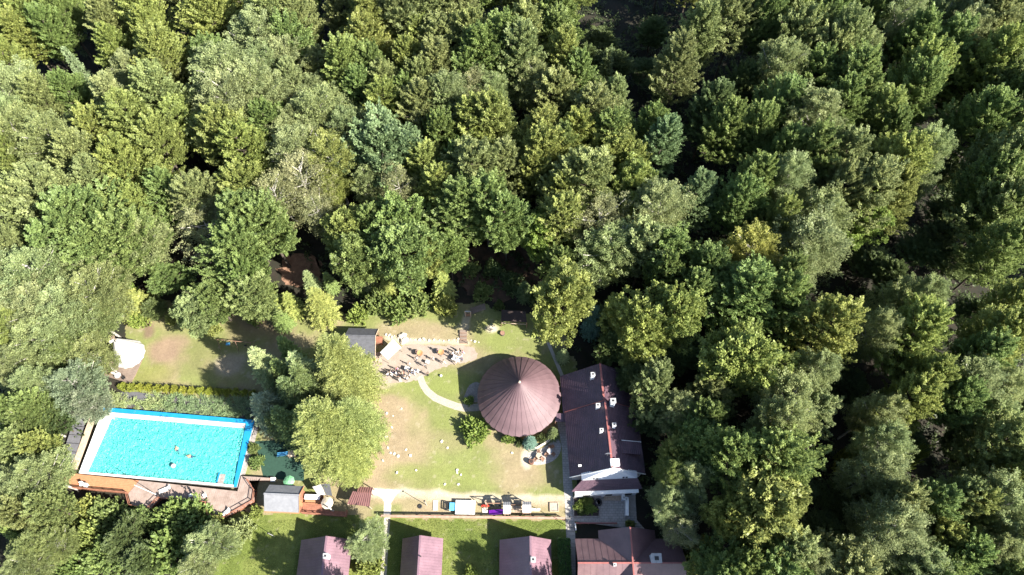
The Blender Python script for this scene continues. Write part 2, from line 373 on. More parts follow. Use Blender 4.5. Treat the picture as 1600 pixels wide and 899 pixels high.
def strip_colour(x, y):
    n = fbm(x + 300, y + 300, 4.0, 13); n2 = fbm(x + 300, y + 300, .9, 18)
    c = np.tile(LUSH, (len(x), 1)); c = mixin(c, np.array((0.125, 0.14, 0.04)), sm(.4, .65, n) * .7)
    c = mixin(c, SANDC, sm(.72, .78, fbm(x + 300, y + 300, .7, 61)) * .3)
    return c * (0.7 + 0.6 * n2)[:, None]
lawn("lawn", P((196, 510), (215, 462), (240, 455), (300, 500), (470, 478), (560, 492), (600, 476), (740, 474), (870, 500), (905, 590), (900, 820), (600, 816), (350, 800), (395, 700), (395, 640), (200, 612)), 0.25, main_colour)
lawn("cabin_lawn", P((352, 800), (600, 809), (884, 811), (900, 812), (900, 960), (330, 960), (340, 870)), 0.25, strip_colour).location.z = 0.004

def sheet(name, pts, z, m, amp=0.12, seed=3, step=0.4):
    return struct(MB().sheet(rough_edge(pts, step, amp, seed) if amp else pts, z), name, m)
sheet("dirt_yard", smooth_poly(P((578, 566), (585, 552), (606, 546), (640, 538), (690, 540), (736, 541), (748, 552), (743, 564), (705, 570), (672, 582), (655, 594), (622, 600), (592, 598), (580, 588))), 0.018, 'sand', .2, 5)
pth = P((656, 588), (661, 602), (668, 612), (680, 622), (696, 629), (712, 635), (725, 638), (745, 637), (752, 636))
mb = MB(); ribbon_strip(mb, pth, [1.2, 1.2, 1.25, 1.3, 1.3, 1.3, 1.3, 1.3, 1.3], 0.024); struct(mb, "gravel_path", 'gravel')
sheet("paved_path", P((869, 652), (885, 655), (889, 700), (894, 755), (897, 793), (899, 843), (900, 960), (886, 960), (885, 843), (883, 793), (880, 755), (878, 700)), 0.03, 'paving', 0)
sheet("slab_path", P((854, 536), (859, 535), (881, 587), (876, 589)), 0.022, 'slab', 0)
sheet("terrace_paving", P((575, 763), (626, 766), (618, 775), (611, 786), (611, 806), (599, 806), (600, 783), (590, 774), (573, 773)), 0.020, 'pale_paving', .05)
sheet("garden_path", P((600, 808), (610, 808), (606, 860), (601, 960), (590, 960), (597, 860)), 0.026, 'slab', 0)
sheet("courtyard", P((897, 768), (992, 764), (995, 813), (1010, 830), (898, 815)), 0.034, 'paving', 0)
sheet("stone_apron", smooth_poly(P((752, 600), (742, 596), (732, 604), (726, 616), (724, 626), (735, 629), (752, 628)), 1), 0.026, 'cobble', .05)
sheet("patio", smooth_poly(P((824, 706), (840, 704), (858, 695), (868, 684), (876, 690), (877, 704), (870, 717), (856, 725), (838, 728), (826, 724)), 2), 0.038, 'paving', 0)
sheet("leaf_litter", smooth_poly(P((428, 432), (445, 402), (470, 396), (500, 405), (505, 440), (470, 450)), 1), 0.02, mat("leaf_litter", (0.27, 0.16, 0.105), (0.15, 0.085, 0.055), 1.2, .95, .5), .6, 8)
sheet("forest_track", smooth_poly(P((255, 372), (262, 370), (330, 402), (326, 412), (290, 400)), 1), 0.02, mat("track_soil", (0.16, 0.12, 0.10), (0.07, 0.05, 0.04), 1.5, .95, .5), .3, 9)
sheet("bare_soil", smooth_poly(P((712, 380), (800, 368), (850, 372), (850, 440), (800, 470), (740, 470), (715, 440)), 1), 0.018, mat("bare_soil", (0.13, 0.075, 0.05), (0.05, 0.04, 0.025), .6, .95, .5), .6, 9)
sheet("roadside_clearing", smooth_poly(P((1560, 625), (1640, 600), (1660, 690), (1580, 680)), 1), 0.016, mat("dry_grass", (0.20, 0.19, 0.08), (0.13, 0.11, 0.06), .6, .95, .5), .5, 9)

# ------------------------------------------------------------------ foliage library
def leaf_mesh(name, c, ax, nr, ln, wd, tone, m):
    N = len(c)
    ax = ax / (np.linalg.norm(ax, axis=1, keepdims=True) + 1e-9)
    b = np.cross(nr, ax); b /= (np.linalg.norm(b, axis=1, keepdims=True) + 1e-9)
    ln = ln[:, None]; wd = wd[:, None]
    V = np.empty((N, 4, 3), np.float32)
    V[:, 0] = c - ax * ln * .5; V[:, 1] = c + b * wd * .5 + ax * ln * .08; V[:, 2] = c + ax * ln * .5; V[:, 3] = c - b * wd * .5 + ax * ln * .08
    me = bpy.data.meshes.new(name)
    me.vertices.add(4 * N); me.vertices.foreach_set("co", V.ravel())
    me.loops.add(4 * N); me.loops.foreach_set("vertex_index", np.arange(4 * N, dtype=np.int32))
    me.polygons.add(N); me.polygons.foreach_set("loop_start", np.arange(0, 4 * N, 4, dtype=np.int32))
    at_ = me.attributes.new("tone", 'FLOAT', 'FACE'); at_.data.foreach_set("value", np.clip(tone, 0, 1).astype(np.float32))
    me.materials.append(M[m]); me.update(); return me
def unit(v): return v / (np.linalg.norm(v, axis=-1, keepdims=True) + 1e-9)
def sprays(g, cen, d, nrm, per, L, Wd, T, leaf, lw, droop=0.0, jit=.5, clump=None):
    """leaves laid along flat sprays: cen, d (direction), nrm per spray"""
    S = len(cen); n = S * per
    C = np.repeat(cen, per, 0); D = np.repeat(d, per, 0); Nn = np.repeat(nrm, per, 0); side = np.cross(D, Nn)
    u = g.random(n); v = g.normal(0, .42, n) * (1.15 - u * .75); w = g.normal(0, 1, n)
    pos = C + D * ((u - .35) * L)[:, None] + side * (v * Wd)[:, None] + Nn * (w * T)[:, None]
    pos[:, 2] -= droop * u * u
    ax = unit(D + side * (np.sign(v) * .7)[:, None] + g.normal(0, jit, (n, 3)))
    nr = unit(Nn + g.normal(0, .42, (n, 3)))
    ct = g.random(S) if clump is None else clump
    tone = np.repeat(ct, per) * .5 + g.random(n) * .5
    s = g.uniform(.75, 1.25, n)
    return pos, ax, nr, leaf * s, lw * s, tone
def limb_tubes(mb, pts, r0, r1, n=5):
    for i in range(len(pts) - 1):
        a = i / (len(pts) - 1); b = (i + 1) / (len(pts) - 1)
        mb.tube(pts[i], pts[i + 1], r0 + (r1 - r0) * a, r0 + (r1 - r0) * b, n, 0, False)
def broadleaf(seed, Rr, z0, Hc, nb, ks, per, leaf, lw, spray, kind='beech', bark='bark'):
    g = np.random.default_rng(seed); Ht = z0 + Hc
    lobes = [(g.uniform(0, 6.28), g.uniform(.18, .40), g.integers(1, 5)) for _ in range(3)]
    t = (np.arange(nb) + g.random(nb)) / nb; h = t ** .85; az = np.arange(nb) * 2.39996 + g.normal(0, .25, nb)
    if kind == 'beech': prof = np.sqrt(np.clip(1 - h ** 2.0, 0.01, 1)) * (.72 + .28 * np.clip(h * 3.5, 0, 1))
    elif kind == 'pointed': prof = (np.clip(1 - h, 0.0, 1) ** .52 * 1.02 + .04) * (.75 + .25 * np.clip(h * 4, 0, 1))
    elif kind == 'larch': prof = np.clip(1 - h ** 1.5, 0, 1) ** .8 * (.8 + .2 * np.clip(h * 5, 0, 1)) + .06
    else: prof = np.sqrt(np.clip(1 - (2 * h - .9) ** 2 / 1.25, 0.02, 1))
    lob = 1 + sum(a * np.sin(k * az + p + h * 2.5) for p, a, k in lobes) * .62
    rr = Rr * prof * lob * (g.uniform(.72, 1.1, nb) if kind != 'larch' else g.uniform(.45, 1.2, nb))
    zt = z0 + h * Hc + g.normal(0, .35, nb)
    lean = g.normal(0, .35, 2)
    tip = np.stack([rr * np.cos(az) + lean[0] * h, rr * np.sin(az) + lean[1] * h, zt], 1)
    base = np.stack([lean[0] * h * .8, lean[1] * h * .8, np.maximum(z0 * .6, zt - rr * (.25 + 0.5 * h) - .10 * Hc)], 1)
    d = unit(tip - base); L = np.linalg.norm(tip - base, axis=1)
    up = np.array([0, 0, 1.0])
    cs, ds, ns = [], [], []; cl = []
    bt = g.random(nb)
    for k in range(ks):
        s = .42 + .58 * (k + g.random(nb) * .6) / ks if ks > 1 else np.ones(nb)
        side = unit(np.cross(d, up)) * np.where((k + np.arange(nb)) % 2 == 0, 1, -1)[:, None]
        dd = unit(d + side * g.uniform(.15, .95, nb)[:, None] + up * (.18 + .45 * h)[:, None])
        off = side * (L * (1.05 - s) * .38 + .25)[:, None]
        p = base + d * (L * s)[:, None] + off
        p[:, 2] += g.normal(0, .22, nb)
        nn = unit(up * 1.0 + d * .25 + g.normal(0, .30, (nb, 3))); nn = unit(nn - dd * np.sum(nn * dd, 1, keepdims=True) * .9)
        cs.append(p); ds.append(dd); ns.append(nn); cl.append(np.clip(bt * .6 + g.random(nb) * .4, 0, 1))
    cs = np.concatenate(cs); ds = np.concatenate(ds); ns = np.concatenate(ns); cl = np.concatenate(cl)
    arr = sprays(g, cs, ds, ns, per, spray[0], spray[1], spray[2], leaf, lw, droop=spray[3], clump=cl)
    crown = leaf_mesh("crown", *arr, 'leaf')
    mb = MB(); top = np.array([lean[0] * .8, lean[1] * .8, z0 + Hc * .8])
    tr = [Vector((0, 0, -.1)), Vector((g.normal(0, .12), g.normal(0, .12), z0 * .55)), Vector((lean[0] * .3, lean[1] * .3, z0 + Hc * .3)), Vector(top)]
    r0 = .035 * Rr + .10
    limb_tubes(mb, tr, r0, .06, 7)
    for i in range(0, nb, max(1, nb // 26)):
        b0 = Vector(base[i]); t0 = Vector(tip[i]); mid = b0.lerp(t0, .55) + Vector((0, 0, -.25))
        limb_tubes(mb, [b0, mid, b0.lerp(t0, .93)], r0 * (.34 if kind != 'oak' or bark == 'bark' else .42), .03 if bark == 'bark' else .05, 4)
    return crown, mb.mesh("trunk", bark), Ht, Rr
def conifer(seed, Rr, z0, H, layers, br, per, leaf, lw, spray, droop=.25, power=.85, bark='bark', m='needle'):
    g = np.random.default_rng(seed); cs, ds, ns = [], [], []; cl = []; mb = MB()
    limb_tubes(mb, [Vector((0, 0, -.1)), Vector((0, 0, H * .5)), Vector((0, 0, H * .98))], .03 * H ** .8 + .05, .03, 6)
    up = np.array([0, 0, 1.0])
    for j in range(layers):
        h = (j + g.random() * .5) / layers; z = z0 + (H - z0) * h; n = max(4, int(br * (1 - h * .55)))
        az = np.arange(n) * 6.283 / n + g.random() * 6.28 + g.normal(0, .15, n)
        r = Rr * ((1 - h) ** power * .97 + .05) * g.uniform(.70, 1.12, n) * (.8 + .2 * min(1, h * 5))
        d = np.stack([np.cos(az), np.sin(az), np.full(n, -droop + .75 * h)], 1); d = unit(d)
        for k in range(3):
            s = (.30, .62, .92)[k]; keep = np.ones(n, bool) if r.mean() > 1 or k else r > .6
            p = np.array([0, 0, z]) + d * (r * s)[:, None]; side = unit(np.cross(d, up)); dd = unit(d + side * (g.uniform(-.5, .5, n))[:, None])
            cs.append(p[keep]); ds.append(dd[keep]); nn = unit(up + g.normal(0, .2, (n, 3))); ns.append(nn[keep]); cl.append(g.random(keep.sum()))
        if j % 3 == 0:
            for i in range(n): mb.tube((0, 0, z), Vector((0, 0, z)) + Vector(d[i]) * (r[i] * .85), .05, .015, 3, 0, False)
    cs = np.concatenate(cs); sc = np.linalg.norm(cs[:, :2], axis=1)
    arr = list(sprays(g, cs, np.concatenate(ds), np.concatenate(ns), per, spray[0], spray[1], spray[2], leaf, lw, droop=spray[3], jit=.35, clump=np.concatenate(cl)))
    return leaf_mesh("crown", *arr, m), mb.mesh("trunk", bark), H, Rr
def bush_mesh(seed, Rr, H, n, per, leaf, lw, m='leaf', flat=False):
    g = np.random.default_rng(seed)
    az = g.random(n) * 6.283; e = np.arcsin(np.sqrt(g.random(n)))if not flat else g.uniform(.05, .6, n); k = g.uniform(.55, 1.0, n) * (1 + .18 * np.sin(3 * az + seed))
    o = np.stack([np.cos(az) * np.cos(e), np.sin(az) * np.cos(e), np.sin(e)], 1)
    p = o * k[:, None] * np.array([Rr, Rr, H]); d = unit(o + np.array([0, 0, .5]) + g.normal(0, .3, (n, 3)))
    if flat: d = unit(o * np.array([1, 1, .6]) + g.normal(0, .25, (n, 3)))
    nn = unit(np.array([0, 0, 1.]) + o * .6 + g.normal(0, .3, (n, 3)))
    arr = sprays(g, p, d, nn, per, Rr * (.36 if not flat else .75), Rr * .22, .06, leaf, lw)
    mb = MB()
    for i in range(7):
        a = i * .9; mb.tube((0, 0, -.05), (math.cos(a) * Rr * .55, math.sin(a) * Rr * .55, H * .6), .05, .015, 4, 0, False)
    return leaf_mesh("leaves", *arr, m), mb.mesh("stem", 'bark'), H * 1.12, Rr * 1.12

LIB = {
    'B': [broadleaf(s, 5.3, 9.0, 9.6 + (s % 3), 84, 8, 58, .33, .20, (1.75, .60, .10, .15), 'beech') for s in (11, 12, 13, 14, 15)],
    'T': [broadleaf(s, 5.0, 9.0, 11.5, 88, 8, 56, .32, .19, (1.9, .55, .10, .12), 'pointed') for s in (21, 22, 23)],
    'O': [broadleaf(s, 5.2, 8.5, 9.0, 76, 7, 56, .40, .27, (1.3, .90, .20, .1), 'oak') for s in (31, 32, 33)],
    'S': [broadleaf(s, 4.8, 8.0, 10.5, 84, 9, 58, .28, .13, (1.6, .70, .24, .55), 'oak', 'pale_bark') for s in (41, 42, 43)],
    'Z': [broadleaf(s, 4.6, 8.0, 10.5, 52, 8, 34, .28, .13, (1.7, .80, .30, .6), 'oak', 'pale_bark') for s in (44, 45)],
    'P': [conifer(s, 2.3, .8, 10.5, 26, 11, 26, .30, .09, (.9, .38, .06, .12)) for s in (51, 52)],
    'L': [conifer(s, 5.6, 1.2, 21.0, 34, 14, 64, .32, .115, (2.3, .85, .24, .30), droop=.02, power=.66, m='leaf') for s in (61, 62)],
    'Y': [bush_mesh(s, 1.5, 1.7, 330, 26, .18, .12) for s in (71, 72)],
    'J': [bush_mesh(s, 1.6, .7, 110, 30, .24, .06, 'needle', True) for s in (81, 82)],
}
NAME = {'B': 'broadleaf_tree', 'T': 'tall_tree', 'O': 'oak_tree', 'S': 'birch_tree', 'Z': 'birch_tree', 'P': 'spruce_tree', 'L': 'larch_tree', 'Y': 'bush', 'J': 'creeping_juniper'}
NOUN = {'B': 'broadleaf tree', 'T': 'pointed broadleaf tree', 'O': 'clumpy broadleaf tree', 'S': 'feathery birch-like tree', 'Z': 'sparse pale-limbed birch', 'P': 'conifer', 'L': 'larch', 'Y': 'bush', 'J': 'creeping juniper'}
PAL = {'g': (0.128, 0.166, 0.052), 'y': (0.176, 0.198, 0.058), 'o': (0.158, 0.178, 0.068), 'p': (0.180, 0.205, 0.090), 'd': (0.080, 0.105, 0.038), 'w': (0.31, 0.325, 0.085),  # d: dark green, with shade put into the colour for overshadowed crowns
       'b': (0.125, 0.168, 0.080), 's': (0.165, 0.190, 0.118), 'n': (0.160, 0.205, 0.050), 'l': (0.190, 0.215, 0.072), 't': (0.190, 0.195, 0.095), 'e': (0.08, 0.13, 0.10)}
PAL = {k: (v if k in 'w' else tuple(c * q for c, q in zip(v, (1.32, 1.38, 1.36)))) for k, v in PAL.items()}
PAL['v'] = (.27, .30, .05)
TONE = {'v': 'bright yellow-green', 'l': 'light feathery green', 'g': 'mid-green', 'y': 'yellow-green', 'o': 'olive-green', 'p': 'pale grey-green', 'd': 'dark green', 'w': 'golden', 'b': 'blue-green', 's': 'silvery', 'n': 'bright lime-green', 't': 'tan-tinged', 'e': 'bluish'}
PLANTS = []
trng = random.Random(99)
def plant(kind, x, y, Rm, H, col, label=None, group=None, zs=None, px=None, cat='tree', rz=None):
    v = LIB[kind]; cr, tr, h0, r0 = v[trng.randrange(len(v))]
    leafname = cr.name.split('.')[0]
    o = thing(NAME[kind], label or '', cat, (x, y, 0), trng.uniform(0, 6.28) if rz is None else rz, group)
    sx = Rm / r0; o.scale = (sx * trng.uniform(.93, 1.07), sx * trng.uniform(.93, 1.07), H / h0)
    j = [trng.uniform(.94, 1.06) for _ in range(3)]; br = trng.uniform(.9, 1.1) * (1.08 if kind == 'Y' and H > 2.6 else 1); base = PAL[col]
    for nm, me in (('crown' if kind not in 'YJ' else 'leaves', cr), ('trunk' if kind not in 'YJ' else 'stem', tr)):
        c = bpy.data.objects.new(nm, me); COL.objects.link(c); c.parent = o
        c.color = (base[0] * br * j[0], base[1] * br, base[2] * br * (j[2]), 1)
    PLANTS.append([o, kind, col, px])
    return o
# ------------------------------------------------------------------ shared builders
def clip_poly(poly, a, b, c):
    """keep the part of the polygon where a*x+b*y <= c"""
    out = []
    for i in range(len(poly)):
        p, q = poly[i], poly[(i + 1) % len(poly)]; dp = a * p[0] + b * p[1] - c; dq = a * q[0] + b * q[1] - c
        if dp <= 0: out.append(p)
        if (dp < 0 < dq) or (dq < 0 < dp):
            t = dp / (dp - dq); out.append((p[0] + (q[0] - p[0]) * t, p[1] + (q[1] - p[1]) * t))
    return out
def planks(mb, poly, ang, w, z0, z1, gap=.02, seed=1):
    nx, ny = -math.sin(ang), math.cos(ang); d = [p[0] * nx + p[1] * ny for p in poly]; r = random.Random(seed); k = min(d)
    while k < max(d):
        s = clip_poly(clip_poly(poly, nx, ny, k + w - gap), -nx, -ny, -k)
        if len(s) >= 3: mb.prism(s, z0, z1 + r.uniform(-.008, .008))
        k += w
def slope(mb, e0, e1, r1, r0, th=.1, ribs=0, rw=.05, rh=.05, courses=0, ch=.03):
    """roof slope: eave corners e0 e1, ridge corners r1 r0 (seen from outside, eave left to right)"""
    e0, e1, r1, r0 = map(Vector, (e0, e1, r1, r0)); n = (e1 - e0).cross(r0 - e0).normalized()
    a = [e0, e1, r1, r0]; b = [p - n * th for p in a]
    mb.add(a + b, [(0, 1, 2, 3), (7, 6, 5, 4), (0, 4, 5, 1), (1, 5, 6, 2), (2, 6, 7, 3), (3, 7, 4, 0)])
    if ribs:
        k = max(1, int((e1 - e0).length / ribs))
        for i in range(k + 1):
            t = i / k; mb.bar(e0.lerp(e1, t) + n * rh * .4, r0.lerp(r1, t) + n * rh * .4, rw, rh)
    if courses:
        k = max(1, int((r0 - e0).length / courses))
        for i in range(k):
            t = i / k; mb.bar(e0.lerp(r0, t) + n * ch * .35, e1.lerp(r1, t) + n * ch * .35, .10, ch)
def gable_roof(t, L0, L1, yS, yN, zS, zN, yr, zr, m, ribs=.45, over=.0, courses=0, ridge='ridge_metal', rw=.05, rh=.05):
    """ridge along local X at y=yr; two slopes and a ridge cap as parts of t"""
    mb = MB(); slope(mb, (L0, yS, zS), (L1, yS, zS), (L1, yr, zr), (L0, yr, zr), .1, ribs, rw, rh, courses); mb.build("roof_slope", m, t, local=True)
    mb = MB(); slope(mb, (L1, yN, zN), (L0, yN, zN), (L0, yr, zr), (L1, yr, zr), .1, ribs, rw, rh, courses); mb.build("roof_slope", m, t, local=True)
    MB().bar((L0 - .03, yr, zr + .04), (L1 + .03, yr, zr + .04), .28, .09).build("ridge_cap", ridge, t, local=True)
def gable_walls(t, x0, x1, y0, y1, ze, yr, zr, m, z0=0):
    mb = MB()
    vs = [(x0, y0, z0), (x1, y0, z0), (x1, y1, z0), (x0, y1, z0), (x0, y0, ze), (x1, y0, ze), (x1, y1, ze), (x0, y1, ze), (x0, yr, zr), (x1, yr, zr)]
    mb.add(vs, [(0, 1, 5, 4), (2, 3, 7, 6), (1, 2, 6, 9, 5), (3, 0, 4, 8, 7)]); return mb.build("wall", m, t, local=True)
def chimney(t, x, y, z0, z1, w=.55, d=.55, m='plaster'):
    o = MB().box((x, y, (z0 + z1) / 2), (w, d, z1 - z0)).build("chimney", m, t, local=True)
    c = MB().box((x, y, z1 + .05), (w + .16, d + .16, .08)); c.build("cap", 'grey_metal', o, local=True)
    MB().box((x, y, z1 + .12), (w * .45, d * .45, .06)).build("flue", 'dark_metal', o, local=True)
    return o
def railing(t, pts, z0, h, m='red_wood', sp=1.9, rails=(.45, 1.0), rw=.10):
    for a, b in zip(pts[:-1], pts[1:]):
        a = Vector((*a, 0)); b = Vector((*b, 0)); L = (b - a).length; k = max(1, round(L / sp))
        for i in range(k + 1):
            if i == 0 and a is not pts[0] and (a - Vector((*pts[0], 0))).length > .01: continue
            p = a.lerp(b, i / k); MB().box((p.x, p.y, z0 + h * .5), (.11, .11, h)).build("post", m, t)
        for r in rails:
            MB().bar((a.x, a.y, z0 + h * r), (b.x, b.y, z0 + h * r), rw if r > .9 else .07, .06 if r > .9 else .12).build("rail", m, t)

# ------------------------------------------------------------------ swimming pool with its deck
pc = (-57.85, 30.38); PR = R(-4.9); HX, HY = 13.3, 5.66
pool = thing("swimming_pool", "long rectangular swimming pool with bright turquoise water and blue rim", "swimming pool", (*pc, 0), PR)
MB().box((0, 0, .03), (2 * HX - .1, 2 * HY - .1, .06)).build("basin_floor", 'liner', pool, local=True)
mb = MB()
for c, d in (((0, HY - .05, .5), (2 * HX, .1, .98)), ((0, -HY + .05, .5), (2 * HX, .1, .98)), ((-HX + .05, 0, .5), (.1, 2 * HY - .21, .98)), ((HX - .05, 0, .5), (.1, 2 * HY - .21, .98))): mb.box(c, d)
mb.build("basin_wall", 'grey_metal', pool, local=True)
MB().prism([(-HX, HY), (HX, HY), (HX - 1.3, HY - .72), (-HX, HY - .72)], .9, 1.0).build("rim", 'liner_blue', pool, local=True)
MB().prism([(HX, HY - .003), (HX, -HY), (HX - .55, -HY), (HX - 1.3, HY - .725)], .9, 1.0).build("rim", 'liner_blue', pool, local=True)
MB().prism([(-HX, -HY), (HX - .56, -HY), (HX - .56, -HY + .32), (-HX + .3, -HY + .32)], .9, 1.003).build("coping", 'pool_white', pool, local=True)
MB().prism([(-HX, HY - .725), (-HX + .35, HY - .725), (-HX + .3, -HY + .325), (-HX, -HY + .01)], .9, 1.003).build("coping", 'pool_white', pool, local=True)
MB().prism([(-HX + 1.9, HY - .73), (HX - 1.32, HY - .73), (HX - 1.25, HY - 1.5), (-HX + 1.7, HY - 1.5)], .1, .83).build("ledge", 'pool_ledge', pool, local=True)
mb = MB()
mb.add([(-HX + .36, HY - .73, .80), (-HX + .32, -HY + .33, .80), (-HX + 1.2, -HY + .33, .80), (-HX + 1.9, HY - .73, .80), (-HX + 2.6, -HY + .33, .1), (-HX + 3.4, HY - 1.5, .1), (-HX + 1.9, HY - 1.5, .80)],
       [(0, 1, 2, 6, 3), (2, 4, 5, 6)])
mb.build("beach_entry", 'pool_white', pool, local=True)
for i in range(5): MB().box((-HX + .45 + i * .28, HY - .36, 1.015), (.10, .70, .02)).build("grating", 'liner', pool, local=True)
w = MB(); wx0, wx1, wy0, wy1 = -HX + .4, HX - .62, -HY + .33, HY - 1.5
nxw, nyw = 190, 66; gx = np.linspace(0, 1, nxw); gy = np.linspace(0, 1, nyw); GX, GY = np.meshgrid(gx, gy)
XX = wx0 + (wx1 + (HX - 1.26 - wx1) * GY - wx0) * GX; YY = wy0 + (wy1 - wy0) * GY
wn = (fbm(XX + 50 + 1.2 * vnoise(XX + 50, YY + 50, 2.0, 71), YY + 50, .8, 70) - .5) * .46 * np.clip((XX - wx0 - 2.2) / 3, .04, 1)
w.v = [(float(x), float(y), .77 + float(z)) for x, y, z in zip(XX.ravel(), YY.ravel(), (wn * np.minimum(1, 8 * np.minimum(GY, 1 - GY))).ravel())]
for j in range(nyw - 1):
    for i in range(nxw - 1): k = j * nxw + i; w.f.append((k, k + 1, k + nxw + 1, k + nxw)); w.m.append(0)
w.build("water", 'water', pool, smooth=True, local=True)
lad = MB().box((HX - 2.9, -HY + 1.15, .86), (.95, 1.5, .06)).build("pool_steps", 'cobble', pool, local=True)
MB().box((HX - 3.5, -HY + 1.3, .70), (.25, 1.5, .5)).build("side_board", 'liner_blue', lad, local=True)
for dx in (0.4, 1.4):
    hd = MB(); x = -2.6 + dx
    hd.tube((x, HY - .9, .85), (x, HY - .9, 1.7), .03); hd.tube((x, HY - .9, 1.7), (x, HY - 1.55, 1.6), .03); hd.tube((x, HY - 1.55, 1.6), (x, HY - 1.7, .4), .03)
    hd.build("handrail", 'steel', pool, local=True)

DZ = .95
od = thing("wooden_deck", "bright orange plank deck at the pool's lower left corner", "deck", (*at(155, 757), 0))
opoly = P((113, 740), (217, 751), (199.5, 771), (101, 762), z=DZ)
mb = MB(); planks(mb, opoly, PR, .28, DZ - .06, DZ, .012); o = mb.build("planks", 'orange_wood', od); o['kind'] = 'stuff'
MB().prism(opoly, .1, DZ - .075).build("frame", 'red_wood', od)
railing(od, P((112, 740), (101, 762), (199.5, 771), z=DZ), DZ, 1.0, rails=(.4, .7, 1.0))
gd = thing("wooden_deck", "weathered grey-brown plank deck with zigzag railing along the pool's lower edge", "deck", (*at(300, 775), 0))
gpoly = P((217.5, 751), (371, 768), (376.5, 744), (421, 747), (421, 751), (388, 751), (399, 767), (396.6, 783.6), (352, 809), (327.5, 806), (324, 786), (250, 779), (233, 796), (205, 790), (200, 771.5), z=DZ)
mb = MB(); planks(mb, gpoly, PR + math.pi / 2, .32, DZ - .06, DZ, .014, 3); o = mb.build("planks", 'deck_wood', gd); o['kind'] = 'stuff'
MB().prism(gpoly, .1, DZ - .08).build("frame", 'red_wood', gd)
railing(gd, P((200, 771.5), (205, 790), (233, 796), (250, 779), (324, 786), (327.5, 806), (352, 809), (396.6, 783.6), (399, 767), (388, 751), z=DZ), DZ, 1.0, rails=(.45, 1.0))
kb = MB(); kp = P((401, 662), (405, 662), (382, 742), (375, 742), z=.3); kb.prism(kp, 0, .5)
solo(kb, "stone_kerb", 'cobble', "grey stone kerb along the pool's narrow blue end", "kerb")
solo(MB().prism(P((143, 646), (149, 646), (118, 733), (111, 733), z=.6), .02, .75), "timber_beam", 'pale_wood', "long sun-bleached timber beam beside the pool's pale end", "beam")
for i in range(7):
    def ln(p, q, t): return (p[0] + (q[0] - p[0]) * t, p[1] + (q[1] - p[1]) * t)
    A, B, C_, D_ = (138, 641), (120, 642), (91, 730), (112, 734); t0, t1 = i / 7, (i + .93) / 7
    q = P(ln(B, C_, t0), ln(A, D_, t0), ln(A, D_, t1), ln(B, C_, t1), z=.6)
    sp = thing("solar_panel", "grey flat panel beside the pool's pale end, %s from the orange deck" % ('first second third fourth fifth sixth seventh'.split()[6 - i]), "panel", (*q[0], 0), group="grey panels beside the pool")
    MB().prism(q, .55, .63).build("sheet", 'panel_grey', sp)
    for k in (0, 1): MB().bar((q[k * 2][0], q[k * 2][1], .3), (q[k * 2 + 1][0], q[k * 2 + 1][1], .3), .12, .46).build("support", 'dark_metal', sp)
# pool furniture: one chair and one lounger, copied
def chair_proto(name, label, m, cat="chair", group=None):
    t = thing(name, label, cat, (0, 0, 0), 0, group)
    MB().box((0, 0, .44), (.5, .5, .05)).build("seat", m, t, local=True)
    mb = MB(); mb.bar((0, -.24, .44), (0, -.36, .95), .5, .05); mb.build("backrest", m, t, local=True)
    for sx in (-.2, .2):
        for sy in (-.2, .2): MB().tube((sx, sy, .0), (sx * .95, sy * .95, .42), .025, n=5).build("leg", m, t, local=True)
        MB().box((sx * 1.2, 0, .64), (.06, .46, .04)).build("armrest", m, t, local=True)
    return t
cp = chair_proto("chair", "", 'white', group="white plastic chairs on the pool deck")
spots = [(130, 758, 200, "white plastic chair at the railing of the orange deck, the one farther out"), (137, 760.5, 170, "white plastic chair at the railing of the orange deck, the one nearer the pool mast"),
         (300, 775, 20, "white plastic chair on the grey deck, first of three in a row beside the lounger"), (307.5, 778, 60, "white plastic chair on the grey deck, middle of three beside the lounger"), (321, 775.5, 120, "white plastic chair on the grey deck, last of three towards the shed")]
for i, (px, py, a, lb) in enumerate(spots):
    c = cp if i == 0 else copy_tree(cp); c.location = (*at(px, py, DZ), DZ); c.rotation_euler.z = R(a); c['label'] = lb
lp = thing("sun_lounger", "white sun lounger in the middle of the grey pool deck", "sun lounger", (*at(259, 766, DZ), DZ), R(25), "white sun loungers")
MB().box((-.3, 0, .32), (1.3, .65, .08)).build("seat", 'white', lp, local=True); mb = MB(); mb.bar((.35, 0, .33), (.95, 0, .72), .65, .08); mb.build("backrest", 'white', lp, local=True)
for sx in (-.8, .3):
    for sy in (-.25, .25): MB().box((sx, sy, .14), (.06, .06, .28)).build("leg", 'white', lp, local=True)
l2 = copy_tree(lp); l2.location = (*at(353, 803, DZ), DZ); l2.rotation_euler.z = R(40); l2['label'] = "white sun lounger in the pointed corner of the grey pool deck"
ms = thing("mast", "slender white mast standing on the pool deck, shadow crossing the water", "mast", (*at(243.6, 773, DZ), DZ))
MB().tube((0, 0, 0), (0, 0, 7.2), .06, .035, 8).build("pole", 'white', ms, local=True); MB().lathe([(.16, 0), (.16, .06), (.07, .08)], (0, 0, 0), 10).build("base_plate", 'grey_metal', ms, local=True)

